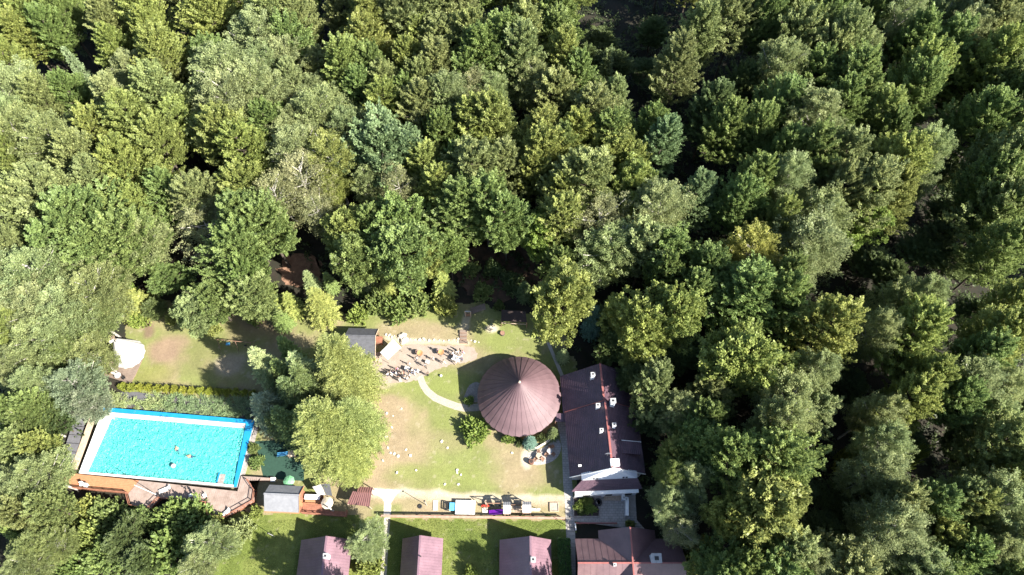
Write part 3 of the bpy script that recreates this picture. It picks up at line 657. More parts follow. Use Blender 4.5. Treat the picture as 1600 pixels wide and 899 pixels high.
# ------------------------------------------------------------------ tepee lawn
tpx, tpy = -69.3, 47.4
tp = thing("tepee", "tall white canvas tepee with smoke flaps on a wooden platform", "tepee", (tpx, tpy, .2))
n = 28; vs = []; fs = []
for j, (f, zz) in enumerate(((1, 0), (.72, 1.55), (.42, 3.2), (.10, 4.95))):
    for i in range(n):
        a = 2 * math.pi * i / n; r = 2.75 * f * (1 + (.035 if i % 2 else -.02) * (1 if j < 3 else 0)); vs.append((r * math.cos(a) - .25 * (1 - f), r * math.sin(a) + .75 * (1 - f), zz))
for j in range(3):
    for i in range(n): fs.append((j * n + i, j * n + (i + 1) % n, (j + 1) * n + (i + 1) % n, (j + 1) * n + i))
mb = MB(); mb.add(vs, fs); mb.build("canvas_cover", 'canvas', tp, local=True)
for a in (-2.4, -.9):
    mb = MB(); c, s = math.cos(a), math.sin(a)
    q = [(-.25 + c * .25, .7 + s * .25, 4.7), (-.25 + c * 1.15, .7 + s * 1.0, 4.6), (-.25 + c * 1.0, .7 + s * .9, 5.5), (-.25 + c * .12, .7 + s * .12, 5.35)]
    mb.add(q + [(x + .02, y + .03, z - .03) for x, y, z in q], [(0, 1, 2, 3), (7, 6, 5, 4), (0, 4, 5, 1), (1, 5, 6, 2), (2, 6, 7, 3), (3, 7, 4, 0)]); mb.build("smoke_flap", 'canvas', tp, local=True)
for i in range(9):
    a = i * .698; MB().tube((-.25 - .1 * math.cos(a), .68 - .1 * math.sin(a), 4.7), (-.25 + .42 * math.cos(a), .7 + .42 * math.sin(a), 6.0), .035, .025, 5).build("pole", 'pale_wood', tp, local=True)
tpp = P((166, 570), (182, 560), (205, 555), (222, 562), (211, 586), (203, 600), (156, 585), z=.2)
td = thing("tepee_platform", "wooden plank platform under the white tepee", "platform", (*at(195, 575), 0))
mb = MB(); planks(mb, tpp, R(-6), .3, .06, .18, .015); o = mb.build("planks", 'platform_wood', td); o['kind'] = 'stuff'
MB().prism(tpp, .012, .05).build("frame", 'wood', td)
bb = thing("beanbag", "white beanbag seat on the tepee platform", "beanbag", (*at(184, 587, .2), .2))
MB().lathe([(.5, 0), (.62, .2), (.5, .42), (.25, .55)], (0, 0, 0), 12).build("cushion", 'canvas', bb, local=True, smooth=True); MB().lathe([(.12, .5), (.04, .62)], (0, 0, 0), 6).build("tuft", 'canvas', bb, local=True)
ch = chair_proto("chair", "dark wooden chair on the tepee platform beside the white beanbag", 'wood'); ch.location = (*at(174, 585, .2), .2); ch.rotation_euler.z = .7
ch = chair_proto("chair", "small dark chair at the platform edge towards the round shrubs", 'dark_metal'); ch.location = (*at(195, 592, .2), .2); ch.rotation_euler.z = 2.2
sw = thing("swing_frame", "timber swing frame with blue seat at the top of the tepee lawn", "swing", (*at(364, 541), 0))
a = at3(337, 530.5, 2.2); b = at3(392, 535.7, 2.2)
MB().tube(a, b, .06, n=8).build("beam", 'wood', sw)
for t_ in (.0, .55, 1.0):
    p = a.lerp(b, t_ * .94 + .03)
    for sy in (-1, 1): MB().tube(p, (p.x + .1, p.y + sy * 1.1, 0), .045, n=6).build("leg", 'wood', sw)
for t_, m in ((.25, 'blue_plastic'), (.75, 'dark_metal')):
    p = a.lerp(b, t_)
    s_ = MB().box((p.x, p.y, .5), (.75 if t_ < .5 else .5, .45 if t_ < .5 else .22, .14)).build("seat", m, sw)
    for dx in (-.22, .22): MB().tube((p.x + dx, p.y, .55), (p.x + dx, p.y, 2.15), .012, n=4).build("rope", 'dark_metal', s_)
wf = thing("wire_fence", "thin dark wire fence along the row of round yellow-green shrubs", "fence", (*at(290, 605), 0))
for i in range(13):
    x, y = at(190 + i * 17, 600 + i * 1.0); MB().tube((x, y, 0), (x, y, 1.5), .03, n=5).build("post", 'dark_metal', wf)
p = at(190, 600); q = at(394, 612)
for z in (.5, 1.0, 1.45): MB().bar((*p, z), (*q, z), .012).build("wire", 'dark_metal', wf)
solo(MB().prism(rough_edge(P((190, 612), (222, 614), (300, 622), (396, 636), (396, 654), (300, 648), (165, 636), (170, 622), z=.02), .8, .1, 4), .02, .06), "weed_sheet", 'geotextile', "dark weed sheet laid between junipers above the pool", "ground sheet")

# ------------------------------------------------------------------ grey shed and its terrace
sh = thing("garden_shed", "shed with pale grey pitched roof and orange timber gable beside the pool deck", "shed", (-36.5, 21.6, 0), R(-2.5))
gable_walls(sh, -2.55, 2.45, -1.75, 1.55, 2.65, .2, 4.0, 'red_wood')
gable_roof(sh, -2.8, 2.8, -2.15, 1.95, 2.5, 2.6, .2, 4.2, 'grey_roof', 0, ridge='grey_roof')
mb = MB()
for yy, ze in ((-2.15, 2.5), (1.95, 2.6)): mb.bar((2.84, yy, ze - .02), (2.84, .2, 4.18), .06, .22)
mb.build("verge_board", 'orange_wood', sh, local=True)
MB().bar((-2.8, -2.22, 2.42), (2.8, -2.22, 2.42), .16, .12).build("gutter", 'orange_wood', sh, local=True)
MB().box((2.47, -.5, 1.0), (.06, .9, 2.0)).build("door", 'orange_wood', sh, local=True)
tr = thing("timber_terrace", "small orange timber terrace with railings beside the grey shed", "terrace", (*at(490, 790), 0))
tpoly = P((474, 772), (505, 772), (506, 797), (543, 800), (541, 808), (472, 803), z=.4)
mb = MB(); planks(mb, tpoly, R(-3), .25, .34, .4, .012); o = mb.build("planks", 'red_wood', tr); o['kind'] = 'stuff'
MB().prism(tpoly, .02, .325).build("frame", 'wood', tr)
railing(tr, P((472, 802), (507, 805), (541, 808), (543, 799), z=.4), .4, .95, 'red_wood', 1.4)
tb = thing("long_table", "long white-topped table on the timber terrace beside the shed", "table", (*at(488, 777, 1.1), .4), R(-2))
MB().box((0, 0, .76), (2.5, .8, .06)).build("tabletop", 'white', tb, local=True)
for sx in (-1.1, 1.1): MB().box((sx, 0, .36), (.1, .6, .72)).build("leg", 'wood', tb, local=True)
bn = thing("bench", "orange wooden bench in front of the long white-topped table", "bench", (*at(489, 784, .8), .4), R(-2))
MB().box((0, 0, .45), (2.6, .45, .06)).build("seat", 'orange_wood', bn, local=True)
for sx in (-1.0, 1.0): MB().box((sx, 0, .21), (.1, .35, .42)).build("leg", 'orange_wood', bn, local=True)
MB().bar((-1.3, -.42, .75), (1.3, -.42, .75), .06, .3).build("backrest", 'orange_wood', bn, local=True)
for sx in (-1.0, 1.0): MB().bar((sx, -.2, .4), (sx, -.42, .9), .06).build("back_post", 'orange_wood', bn, local=True)
pr = thing("parasol", "round beige parasol over the terrace between shed and pale post", "parasol", (*at(511, 786, 2.2), 0))
MB().lathe([(1.0, 2.1), (.98, 2.14), (.5, 2.38), (.05, 2.55)], (0, 0, 0), 10).build("canopy", mat("beige_canvas", (.5, .42, .32)), pr, local=True); MB().tube((0, 0, 0), (0, 0, 2.5), .03).build("pole", 'pale_wood', pr, local=True)
sail = thing("sail_canopy", "pointed white canvas sail over the terrace next to the shed", "canopy", (*at(499, 766), 0))
q = [at3(488, 761, 2.3), at3(501, 757, 2.6), at3(509, 774, 2.2), at3(496, 773, 2.2)]
mb = MB(); mb.add(q + [p - Vector((0, 0, .03)) for p in q], [(3, 2, 1, 0), (4, 5, 6, 7), (0, 1, 5, 4), (1, 2, 6, 5), (2, 3, 7, 6), (3, 0, 4, 7)]); mb.build("sheet", 'canvas', sail)
for p in q: MB().tube((p.x, p.y, 0), p, .035, n=5).build("post", 'pale_wood', sail)
dk = thing("dark_canopy", "dark grey flat canopy between white sail and larch branches", "canopy", (*at(509, 766), 0))
q = [at3(502, 757, 2.5), at3(515, 756, 2.5), at3(519, 775, 2.4), at3(510, 774, 2.4)]
mb = MB(); mb.prism([(p.x, p.y) for p in q], 2.4, 2.46); mb.build("roof", 'black_roof', dk)
for p in q: MB().tube((p.x, p.y, 0), (p.x, p.y, 2.4), .04, n=5).build("post", 'wood', dk)
pp = thing("white_post", "thick pale post rising from the terrace railing below the larch", "post", (*at(521, 799), 0)); MB().tube((0, 0, 0), (0, 0, 3.4), .13, .11, 8).build("shaft", 'canvas', pp, local=True); MB().lathe([(.2, 0), (.2, .15), (.14, .2)], (0, 0, 0), 8).build("footing", 'stone', pp, local=True)
ls = thing("lean_to_shelter", "low shelter with ribbed brown metal roof beside the pale paving", "shelter", (*at(562, 776), 0))
q = [at3(543, 788, 2.2), at3(577, 792, 2.2), at3(580, 770, 2.5), at3(552, 768, 2.5)]
mb = MB(); slope(mb, *q, .06, .33, .1, .09); mb.build("roof_sheet", 'brown_metal', ls)
q2 = [at3(558, 769.5, 2.62), at3(580, 770.5, 2.62), at3(582.5, 762, 2.3), at3(561, 761, 2.3)]
mb = MB(); slope(mb, *q2, .06, .33, .1, .09); mb.build("roof_sheet", 'brown_metal', ls)
for p in q + q2[2:]: MB().box((p.x, p.y, p.z / 2 - .05), (.12, .12, p.z - .1)).build("post", 'pale_wood', ls)
struct(MB().sheet(P((398, 690), (475, 685), (475, 752), (412, 748)), .03), "play_mat", 'shaded_turf_mat')
sl_ = thing("toddler_slide", "small bright blue slide in the shade left of the larch", "slide", (*at(447, 712), 0))
a = at3(433, 711, .15); b = at3(449, 709, 1.2)
MB().bar(a, b, .6, .06).build("chute", 'blue_plastic', sl_)
for sy in (-.3, .3): MB().bar((a.x, a.y + sy, a.z + .1), (b.x, b.y + sy, b.z + .1), .05, .18).build("side_rail", 'blue_plastic', sl_)
MB().box((b.x + .7, b.y, 1.15), (1.3, 1.1, .08)).build("platform", 'pale_wood', sl_)
for sx in (.15, 1.25):
    for sy in (-.45, .45): MB().box((b.x + sx, b.y + sy, .9), (.09, .09, 1.8)).build("post", 'pale_wood', sl_)
bx = thing("storage_box", "small white box behind the grey shed", "box", (*at(427, 750, .3), 0)); MB().box((0, 0, .3), (.7, .6, .6)).build("body", 'white', bx, local=True); MB().box((0, 0, .63), (.76, .66, .06)).build("lid", 'white', bx, local=True)
gp = thing("green_parasol", "small pale green parasol half under the larch behind the shed", "parasol", (*at(451, 752, 2), 0)); MB().lathe([(.95, 1.9), (.5, 2.15), (.04, 2.3)], (0, 0, 0), 8).build("canopy", 'green_cloth', gp, local=True); MB().tube((0, 0, 0), (0, 0, 2.2), .03).build("pole", 'pale_wood', gp, local=True)

# ------------------------------------------------------------------ black-roofed hut, yard furniture, rocks, steps, gate
ht = thing("hut", "open-fronted hut with black felt roof at the edge of the dirt yard", "hut", (-26.6, 48.9, 0), R(-1.5))
gable_walls(ht, -2.6, 1.6, -2.1, 2.1, 2.5, .3, 4.1, 'wood')
gable_roof(ht, -3.0, 2.4, -3.0, 2.5, 2.3, 2.6, .3, 4.3, 'black_roof', 0, ridge='black_roof')
mb = MB()
for yy, ze in ((-3.0, 2.3), (2.5, 2.6)): mb.bar((2.44, yy, ze - .02), (2.44, .3, 4.28), .06, .2)
mb.build("verge_board", 'pale_wood', ht, local=True)
for yy in (-2.6, 2.1): MB().box((2.2, yy, 1.15), (.14, .14, 2.3)).build("post", 'wood', ht, local=True)
cb = thing("cabinet", "reddish-brown cabinet standing in front of the black-roofed hut", "cabinet", (*at(593, 535), 0)); MB().box((0, 0, .6), (1.3, 1.1, 1.2)).build("body", 'red_wood', cb, local=True); MB().box((0, 0, 1.23), (1.42, 1.2, .06)).build("top", 'red_wood', cb, local=True); MB().box((0, -.56, .6), (.6, .03, 1.0)).build("door", 'wood', cb, local=True)
cn = thing("white_canopy", "slanting white canvas canopy on posts in front of the hut", "canopy", (*at(610, 548), 0))
q = [at3(594, 551, 2.1), at3(606, 562, 2.0), at3(626.5, 543, 2.2), at3(614, 531, 2.5)]
mb = MB(); mb.add(q + [p - Vector((0, 0, .04)) for p in q], [(0, 1, 2, 3), (7, 6, 5, 4), (0, 4, 5, 1), (1, 5, 6, 2), (2, 6, 7, 3), (3, 7, 4, 0)]); mb.build("sheet", 'white', cn)
for p in q: MB().tube((p.x, p.y, 0), p - Vector((0, 0, .03)), .035, n=5).build("post", 'pale_wood', cn)
mb = thing("low_table", "low pale table at the side of the white canopy by the hut", "table", (*at(591, 563, .5), 0)); MB().box((0, 0, .5), (1.2, .7, .05)).build("tabletop", 'pale_wood', mb, local=True)
for sx in (-.5, .5):
    for sy in (-.28, .28): MB().box((sx, sy, .24), (.06, .06, .47)).build("leg", 'wood', mb, local=True)
rr_ = random.Random(12)
def rock(x, y, s, label, grp, m='white_stone'):
    mb = MB(); k = 7; prof = [(s * .8, -.05), (s, s * .25), (s * .72, s * .6), (s * .25, s * .75)]
    mb.lathe(prof, (0, 0, 0), k, sq=(rr_.uniform(.8, 1.4), rr_.uniform(.7, 1.1)))
    mb.v = [(x_ + rr_.uniform(-.12, .12) * s, y_ + rr_.uniform(-.12, .12) * s, z_ + rr_.uniform(-.08, .08) * s) for x_, y_, z_ in mb.v]
    o = bpy.data.objects.new("rock", mb.mesh("rock", m)); COL.objects.link(o); o.location = (x, y, 0); o.rotation_euler.z = rr_.uniform(0, 6); tag(o, label, "rock", grp)
rk = [(603, 523), (608, 524), (612, 527), (616, 525), (622, 529), (627, 526), (631, 524), (634, 531), (630, 534), (641, 530), (648, 531), (655, 531), (662, 530), (670, 532), (678, 531), (686, 532), (693, 533), (701, 532), (709, 531), (716, 530), (736, 532), (742, 534), (748, 535), (714, 534)]
for i, (px, py) in enumerate(rk):
    s_ = .15 + .2 * rr_.random() + (.35 if 624 < px < 636 else 0)
    rock(*at(px, py), s_, "pale field stone in the row edging the dirt yard, %s from the hut" % ('first second third fourth fifth sixth seventh eighth ninth tenth eleventh twelfth thirteenth fourteenth fifteenth sixteenth seventeenth eighteenth nineteenth twentieth twenty-first twenty-second twenty-third twenty-fourth'.split()[i]), "pale stones edging the dirt yard", 'stone')
gr = [(606, 700), (612, 668), (604, 646), (627, 639), (614, 650), (603, 683), (610, 708), (616, 709), (622, 713), (634, 703), (641, 712), (598, 720), (620, 739), (714, 739), (695, 757), (690, 690), (699, 700), (714, 735), (720, 742), (800, 708), (716, 757), (650, 735)]
WHERE = "below the dirt yard;beside the larch tips;under the black-roofed hut;near the gravel path start;left of the bare patch;by the lower larch;in a scatter beside the larch;in the row of pebbles;at the end of the pebble row;in the pale middle lawn;right of the pebble row;close to the larch foot;above the pale eroded strip;above the sandpit cover;on the lawn over the fence;near the round green bush;at the foot of the round bush;in the middle of lower lawn;above the white cover edge;near the patio lawn edge;right above the play towers;over the paving junction".split(';')
for i, (px, py) in enumerate(gr): rock(*at(px, py), .16 + .14 * rr_.random(), "small white stone lying on the grass, " + WHERE[i], "small white stones on the lawn", 'white_stone')
st = thing("garden_steps", "short flight of wooden-edged steps from the dirt yard up to the gate", "steps", (*at(724, 528), 0))
for i in range(4):
    q = P((718.5, 537 - i * 5), (729.5, 537 - i * 5), (729.5, 532.4 - i * 5), (718.5, 532.4 - i * 5)); MB().prism(q, .012, .10 + .10 * i).build("step", 'platform_wood', st)
    MB().bar((*q[0], .12 + .1 * i), (*q[1], .12 + .1 * i), .09, .05).build("edging", 'wood', st)
for s_, (px, py) in enumerate(((717.5, 526), (730.5, 537))): MB().tube((*at(px, py), 0), (*at(px, py), 1.1), .05).build("post", 'dark_metal', st)
gt = thing("garden_gate", "grey wooden garden gate frame at the forest edge above the steps", "gate", (*at(732, 492), 0))
for px in (727.5, 736): MB().box((*at(px, 495), 1.1), (.16, .16, 2.2)).build("post", 'pale_wood', gt)
p, q = at(727.5, 495), at(736, 495); MB().bar((*p, 2.2), (*q, 2.2), .14).build("lintel", 'grey_metal', gt); MB().box(((p[0] + q[0]) / 2, p[1], .7), (.9, .05, 1.2)).build("leaf", 'wood', gt)
fw = thing("footbridge", "pale grey plank footbridge in the shade behind the garden gate", "footbridge", (*at(746, 483), 0))
a, b = Vector((*at(737, 487), 0)), Vector((*at(757, 480), 0))
for i in range(8):
    p = a.lerp(b, i / 7); MB().box((p.x, p.y, .22), (.32, 1.3, .06), .15).build("plank", 'platform_wood', fw)  # pale planks given a darker wood, shade put into their colour
for sy in (-.55, .55): MB().bar((a.x, a.y + sy, .14), (b.x, b.y + sy, .14), .1).build("bearer", 'wood', fw)
ds = thing("dark_shelter", "dark-roofed wooden shelter in deep shade right of the gate", "shelter", (*at(803, 497), 0))
q = [at3(783, 502, 2.2), at3(823, 504, 2.2), at3(821, 487, 2.7), at3(784, 484, 2.7)]
mb = MB(); slope(mb, *q, .1, .6, .05, .04); mb.build("roof_sheet", 'deck_gap', ds)  # dark roof, coloured darker still to stand in for deep shade
for p in q: MB().box((p.x, p.y, p.z / 2 - .1), (.14, .14, p.z - .2)).build("post", 'wood', ds)
a, b = at3(783, 505, 1.0), at3(823, 507, 1.0); MB().bar(a, b, .12).build("rail", 'pale_wood', ds)
sp = thing("tree_stump", "round brown stump seat on the lawn right of the bright bare patch", "stump", (*at(785, 522), 0)); MB().lathe([(.5, 0), (.45, .3), (.46, .5)], (0, 0, 0), 11).build("trunk", 'bark', sp, local=True); MB().lathe([(.43, .5), (.42, .52)], (0, 0, 0), 11).build("cut_face", 'wood', sp, local=True)
for px, py, lb, hue in ((656, 552, "round rust-orange fire bowl on a stand, the one towards the hut", 0), (689, 550.5, "round rust-orange fire bowl on a stand, the one towards the garden steps", 1)):
    fb = thing("fire_bowl", lb, "fire bowl", (*at(px, py, 1.0), 0), group="rusty fire bowls in the dirt yard")
    MB().lathe([(.15, .85), (.42, .93), (.55, 1.1), (.52, 1.1), (.35, 1.0), (.1, .98)], (0, 0, 0), 16).build("bowl", 'rust', fb, local=True, smooth=True)
    for k in range(3):
        a = k * 2.094 + .4; MB().tube((.42 * math.cos(a), .42 * math.sin(a), 0), (.3 * math.cos(a), .3 * math.sin(a), .93), .04, n=5).build("leg", 'dark_metal', fb, local=True)
    MB().lathe([(.28, .3), (.3, .34)], (0, 0, 0), 10).build("shelf", 'dark_metal', fb, local=True)
def white_table(px, py, w, d, rz, lb):
    t = thing("folding_table", lb, "table", (*at(px, py, .8), 0), R(rz), "white folding tables in the yard")
    MB().box((0, 0, .8), (w, d, .05)).build("tabletop", 'white', t, local=True)
    for sx in (-1, 1):
        for sy in (-1, 1): MB().tube((sx * (w / 2 - .1), sy * (d / 2 - .08), 0), (sx * (w / 2 - .12), sy * (d / 2 - .08), .78), .025, n=5).build("leg", 'grey_metal', t, local=True)
white_table(636, 576, .9, .7, -20, "small white folding table at the upper edge of the big crowd")
white_table(650.5, 579.5, .9, .5, -20, "white folding table at the path end of the big crowd")
white_table(713, 560, 1.5, 1.0, -22, "largest white folding table amid the crowd nearest the round roof")
white_table(668, 565.5, .7, .5, -25, "little white folding table standing alone in the middle of the dirt yard")
bl = thing("ball", "small white ball on the grass between crowd and round roof", "ball", (*at(689, 588), 0)); MB().lathe([(.06, 0), (.2, .08), (.24, .24), (.2, .4), (.06, .48)], (0, 0, 0), 12).build("skin_panel", 'white', bl, local=True, smooth=True)

# ------------------------------------------------------------------ round pavilion
pv = thing("round_pavilion", "big round pavilion under a brown standing-seam cone roof", "pavilion", (1.21, 38.62, 0))
NS, RO, ZE, ZA = 36, 7.12, 3.0, 9.6
MB().lathe([(6.1, .0), (6.1, 3.4)], (0, 0, 0), NS).build("wall", 'pale_wood', pv, local=True)
MB().lathe([(6.75, 2.72), (6.9, 2.74), (6.9, 2.93), (6.75, 2.9)], (0, 0, 0), NS).build("fascia", 'wood', pv, local=True)
base_panel = None
for i in range(NS):
    if base_panel is None:
        h = math.pi / NS; ro = RO
        pts = [(ro * math.cos(-h), ro * math.sin(-h), ZE), (ro * math.cos(h), ro * math.sin(h), ZE), (.22 * math.cos(h), .22 * math.sin(h), ZA), (.22 * math.cos(-h), .22 * math.sin(-h), ZA)]
        mid = (ro * 1.012, 0, ZE - .09); mt = (.22, 0, ZA)
        mb = MB(); vs = [pts[0], mid, pts[1], pts[2], mt, pts[3]]; vs += [(x, y, z - .07) for x, y, z in vs]
        mb.add(vs, [(0, 1, 4, 5), (1, 2, 3, 4), (11, 10, 7, 6), (10, 9, 8, 7), (0, 6, 7, 1), (1, 7, 8, 2)])
        base_panel = mb.build("roof_panel", 'pav_metal', pv, local=True)
        sm_ = MB(); sm_.bar((RO * math.cos(h), RO * math.sin(h), ZE + .04), (.22 * math.cos(h), .22 * math.sin(h), ZA + .04), .035, .035); seam = sm_.build("seam", 'pav_metal', base_panel, local=True)
    else:
        c = base_panel.copy(); COL.objects.link(c); c.rotation_euler = (0, 0, 2 * math.pi * i / NS); s2 = seam.copy(); COL.objects.link(s2); s2.parent = c
MB().lathe([(.27, ZA - .05), (.22, ZA + .08), (.08, ZA + .2), (.03, ZA + .4)], (0, 0, 0), 12).build("finial", 'pale_wood', pv, local=True)
po = thing("connecting_porch", "small brown flat roof joining the round pavilion and the long house", "porch", (*at(877, 652), 0))
q = [at3(868, 659, 2.6), at3(885, 659, 2.6), at3(885, 646, 2.7), at3(868, 646, 2.7)]
mb = MB(); slope(mb, *q, .1, .5, .05, .04); mb.build("roof_sheet", 'tile_metal', po)
for p in q[:2]: MB().box((p.x, p.y, 1.25), (.12, .12, 2.5)).build("post", 'wood', po)

# ------------------------------------------------------------------ patio
for px, py, m, lb, lc in ((842, 713, 'pale_wood', "round yellowish wooden table on the curved patio", "dark chair at the yellowish patio table, "), (859, 705.5, 'grey_metal', "round grey table on the curved patio", "dark chair at the grey patio table, ")):
    tb = thing("patio_table", lb, "table", (*at(px, py, .75), 0)); MB().lathe([(.5, .72), (.52, .74), (.5, .77)], (0, 0, 0), 14).build("tabletop", m, tb, local=True); MB().lathe([(.28, 0), (.08, .06), (.07, .72)], (0, 0, 0), 8).build("pedestal", 'dark_metal', tb, local=True)
    pc0 = None
    for k, w_ in enumerate(("on the lawn side", "on the house side", "on the pavilion side")):
        if pc0 is None: pc0 = chair_proto("patio_chair", "", 'wood', group="dark chairs on the patio"); c = pc0
        else: c = copy_tree(pc0)
        a = (3.9, 5.6, 1.6)[k]; x, y = at(px, py, .45); c.location = (x + .85 * math.cos(a), y + .85 * math.sin(a), 0); c.rotation_euler.z = a + math.pi / 2 + math.pi; c['label'] = lc + w_
c = chair_proto("patio_chair", "orange-brown wooden chair alone at the upper end of the patio", 'orange_wood'); c.location = (*at(863, 699), 0); c.rotation_euler.z = .6
bl = thing("barrel", "dark red wooden barrel at the lawn corner of the curved patio", "barrel", (*at(830, 722, .5), 0)); MB().lathe([(.38, 0), (.47, .45), (.38, .9)], (0, 0, 0), 14).build("staves", 'red_wood', bl, local=True)
for z in (.2, .7): MB().lathe([(.455, z), (.465, z + .03), (.455, z + .07)], (0, 0, 0), 14).build("hoop", 'dark_metal', bl, local=True)
MB().lathe([(.33, .905), (.32, .915)], (0, 0, 0), 12).build("soil", 'deck_gap', bl, local=True)
pw = thing("retaining_wall", "low dry stone wall curving between pavilion plants and patio", "wall", (*at(850, 690), 0)); wp = P((826, 703), (838, 701), (850, 694), (860, 687), (868, 679))
k = 0
for a, b in zip(wp[:-1], wp[1:]):
    for j in range(4):
        t = j / 4; x = a[0] + (b[0] - a[0]) * t; y = a[1] + (b[1] - a[1]) * t
        for z in (.14, .38): MB().box((x + (z > .2) * .12, y, z), (.36 + .1 * ((k * 7) % 3) / 3, .34, .22), math.atan2(b[1] - a[1], b[0] - a[0]) + .1 * ((k * 5) % 3 - 1)).build("stone", 'stone', pw); k += 1

# ------------------------------------------------------------------ long brown house
hs = thing("long_house", "long house with dark brown tiled roof and white chimneys beside the pavilion", "house", (15.55, 25.0, 0), R(2.4))
ZR, ZW = 8.6, 3.2
def tslope(name, *q): mb = MB(); slope(mb, *q, .12, .9, .05, .03, .36, .05); return mb.build(name, 'tile_metal', hs, local=True)
MB().prism([(-5.6, .2), (5.5, .2), (5.5, 17.0), (-5.8, 17.0)], 0, 3.1).build("wall", 'plaster', hs, local=True)
mb = MB(); mb.add([(-5.5, .25, 3.1), (5.5, .25, 3.1), (0, .25, 8.35), (-5.5, 17.0, 3.1), (5.5, 17.0, 3.1), (0, 17.0, 8.1)], [(0, 1, 2), (5, 4, 3)]); mb.build("gable_wall", 'plaster', hs, local=True)
tslope("roof_slope", (-6.15, 10.8, ZW), (-6.15, 0.0, ZW), (0, 0.0, ZR), (0, 10.8, ZR))
tslope("roof_slope", (6.0, 0.0, ZW), (6.0, 10.8, ZW), (0, 10.8, ZR), (0, 0.0, ZR))
tslope("roof_slope", (-6.4, 17.4, ZW - .3), (-6.4, 10.805, ZW - .3), (-.1, 10.805, ZR - .38), (-.1, 17.4, ZR - .38))
tslope("roof_slope", (5.6, 10.805, ZW - .3), (5.6, 17.4, ZW - .3), (-.1, 17.4, ZR - .38), (-.1, 10.805, ZR - .38))
MB().bar((0, -.02, ZR + .05), (0, 10.8, ZR + .05), .32, .1).build("ridge_cap", 'ridge_metal', hs, local=True)
MB().bar((-.1, 10.83, ZR - .33), (-.1, 17.42, ZR - .33), .32, .1).build("ridge_cap", 'ridge_metal', hs, local=True)
mb = MB(); mb.bar((-6.2, 10.86, ZW + .05), (-.02, 10.86, ZR + .08), .1, .2); mb.bar((6.0, 10.86, ZW + .05), (.02, 10.86, ZR + .08), .1, .2); mb.build("verge_board", 'ridge_metal', hs, local=True)
mb = MB(); mb.bar((-6.2, -.06, ZW), (0, -.06, ZR), .1, .26); mb.bar((6.05, -.06, ZW), (0, -.06, ZR), .1, .26); mb.build("verge_board", 'white', hs, local=True)
# gable: white triangle above a hipped skirt roof
mb = MB(); mb.add([(-4.5, -.95, 4.75), (4.4, -.95, 4.75), (0, -.03, 8.4), (-4.5, .2, 4.75), (4.4, .2, 4.75), (0, .2, 8.4)], [(0, 1, 2), (5, 4, 3), (0, 3, 4, 1), (1, 4, 5, 2), (2, 5, 3, 0)]); gb = mb.build("gable_board", 'plaster', hs, local=True)
for x in (-2.6, -2.1, 2.1, 2.6): MB().box((x, -.86, 5.2), (.3, .12, .45)).build("window", 'dark_metal', gb, local=True)
mb = MB(); slope(mb, (-6.1, -2.3, 3.35), (5.2, -2.3, 3.35), (4.4, -.97, 4.85), (-4.5, -.97, 4.85), .1, .9, .05, .03, .36, .05); mb.build("skirt_roof", 'tile_metal', hs, local=True)
mb = MB(); mb.bar((-5.6, -2.62, 3.2), (4.6, -2.62, 3.2), .6, .2); mb.build("gutter", 'white', hs, local=True)
MB().box((-.5, -2.6, 1.55), (10.0, .25, 3.0)).build("front_wall", 'plaster', hs, local=True)
for x in (-3.6, 0, 3.2):
    wn = MB().box((x, -2.74, 1.6), (1.3, .06, 1.3)).build("window", 'white', hs, local=True); MB().box((x, -2.78, 1.6), (1.1, .03, 1.1)).build("pane", 'dark_metal', wn, local=True)
for x, y, z0, z1, w_ in ((-1.55, 15.3, 6.4, 8.9, .75), (-1.25, 10.0, 7.0, 8.9, .7), (1.1, 10.3, 7.2, 9.9, .95), (-1.1, 5.9, 7.2, 8.9, .6), (.95, 6.6, 7.2, 9.2, .65)): chimney(hs, x, y, z0, z1, w_ * .78, w_ * .7)
bsh = MB().box((.45, .75, 8.6), (1.4, 1.1, .7)).build("ridge_shaft", 'plaster', hs, local=True)
dm = MB(); slope(dm, (5.4, 2.6, 5.4), (5.4, 4.6, 5.4), (2.0, 4.6, 6.95), (2.0, 2.6, 6.95), .1, .9, .05, .03, .36, .05); dmo = dm.build("dormer", 'tile_metal', hs, local=True); MB().bar((2.2, 4.7, 6.75), (5.6, 4.7, 5.2), .12, .14).build("gutter", 'white', dmo, local=True)
MB().box((-4.6, 1.4, 4.75), (.5, .28, .35)).build("roof_vent", 'white', hs, local=True)
MB().tube((-.6, 1.9, 8.0), (-.6, 1.9, 10.2), .03).build("aerial_mast", 'steel', hs, local=True)
for z, l in ((9.6, .5), (9.85, .4), (10.1, .3)): MB().bar((-.6 - l, 1.9, z), (-.6 + l, 1.9, z), .03).build("aerial_arm", 'steel', hs, local=True)

# ------------------------------------------------------------------ courtyard things
tb = thing("garden_table", "long weathered wooden table under the white gable wall", "table", (*at(925, 772, .75), 0)); MB().box((0, 0, .74), (3.0, .9, .06)).build("tabletop", 'wood', tb, local=True)
for sx in (-1.3, 1.3): MB().box((sx, 0, .36), (.12, .7, .71)).build("leg", 'wood', tb, local=True)
bn = thing("slatted_bench", "wide pale slatted bench beside the white L-shaped wall", "bench", (*at(957, 774, .5), 0))
for i in range(7): MB().box((0, -.75 + i * .22, .52 + i * .03), (2.9, .18, .05)).build("slat", 'pale_wood', bn, local=True)
for sx in (-1.2, 1.2): MB().box((sx, 0, .25), (.1, 1.4, .46)).build("support", 'wood', bn, local=True)
lw = thing("boundary_wall", "white L-shaped wall between the courtyard and the forest path", "wall", (*at(976, 775), 0))
q = P((972, 763), (976, 763), (976, 777), (982, 777), (982, 806), (978, 806), (978, 781), (972, 781), z=1.4); MB().prism(q, 0, 1.4).build("body", 'plaster', lw)
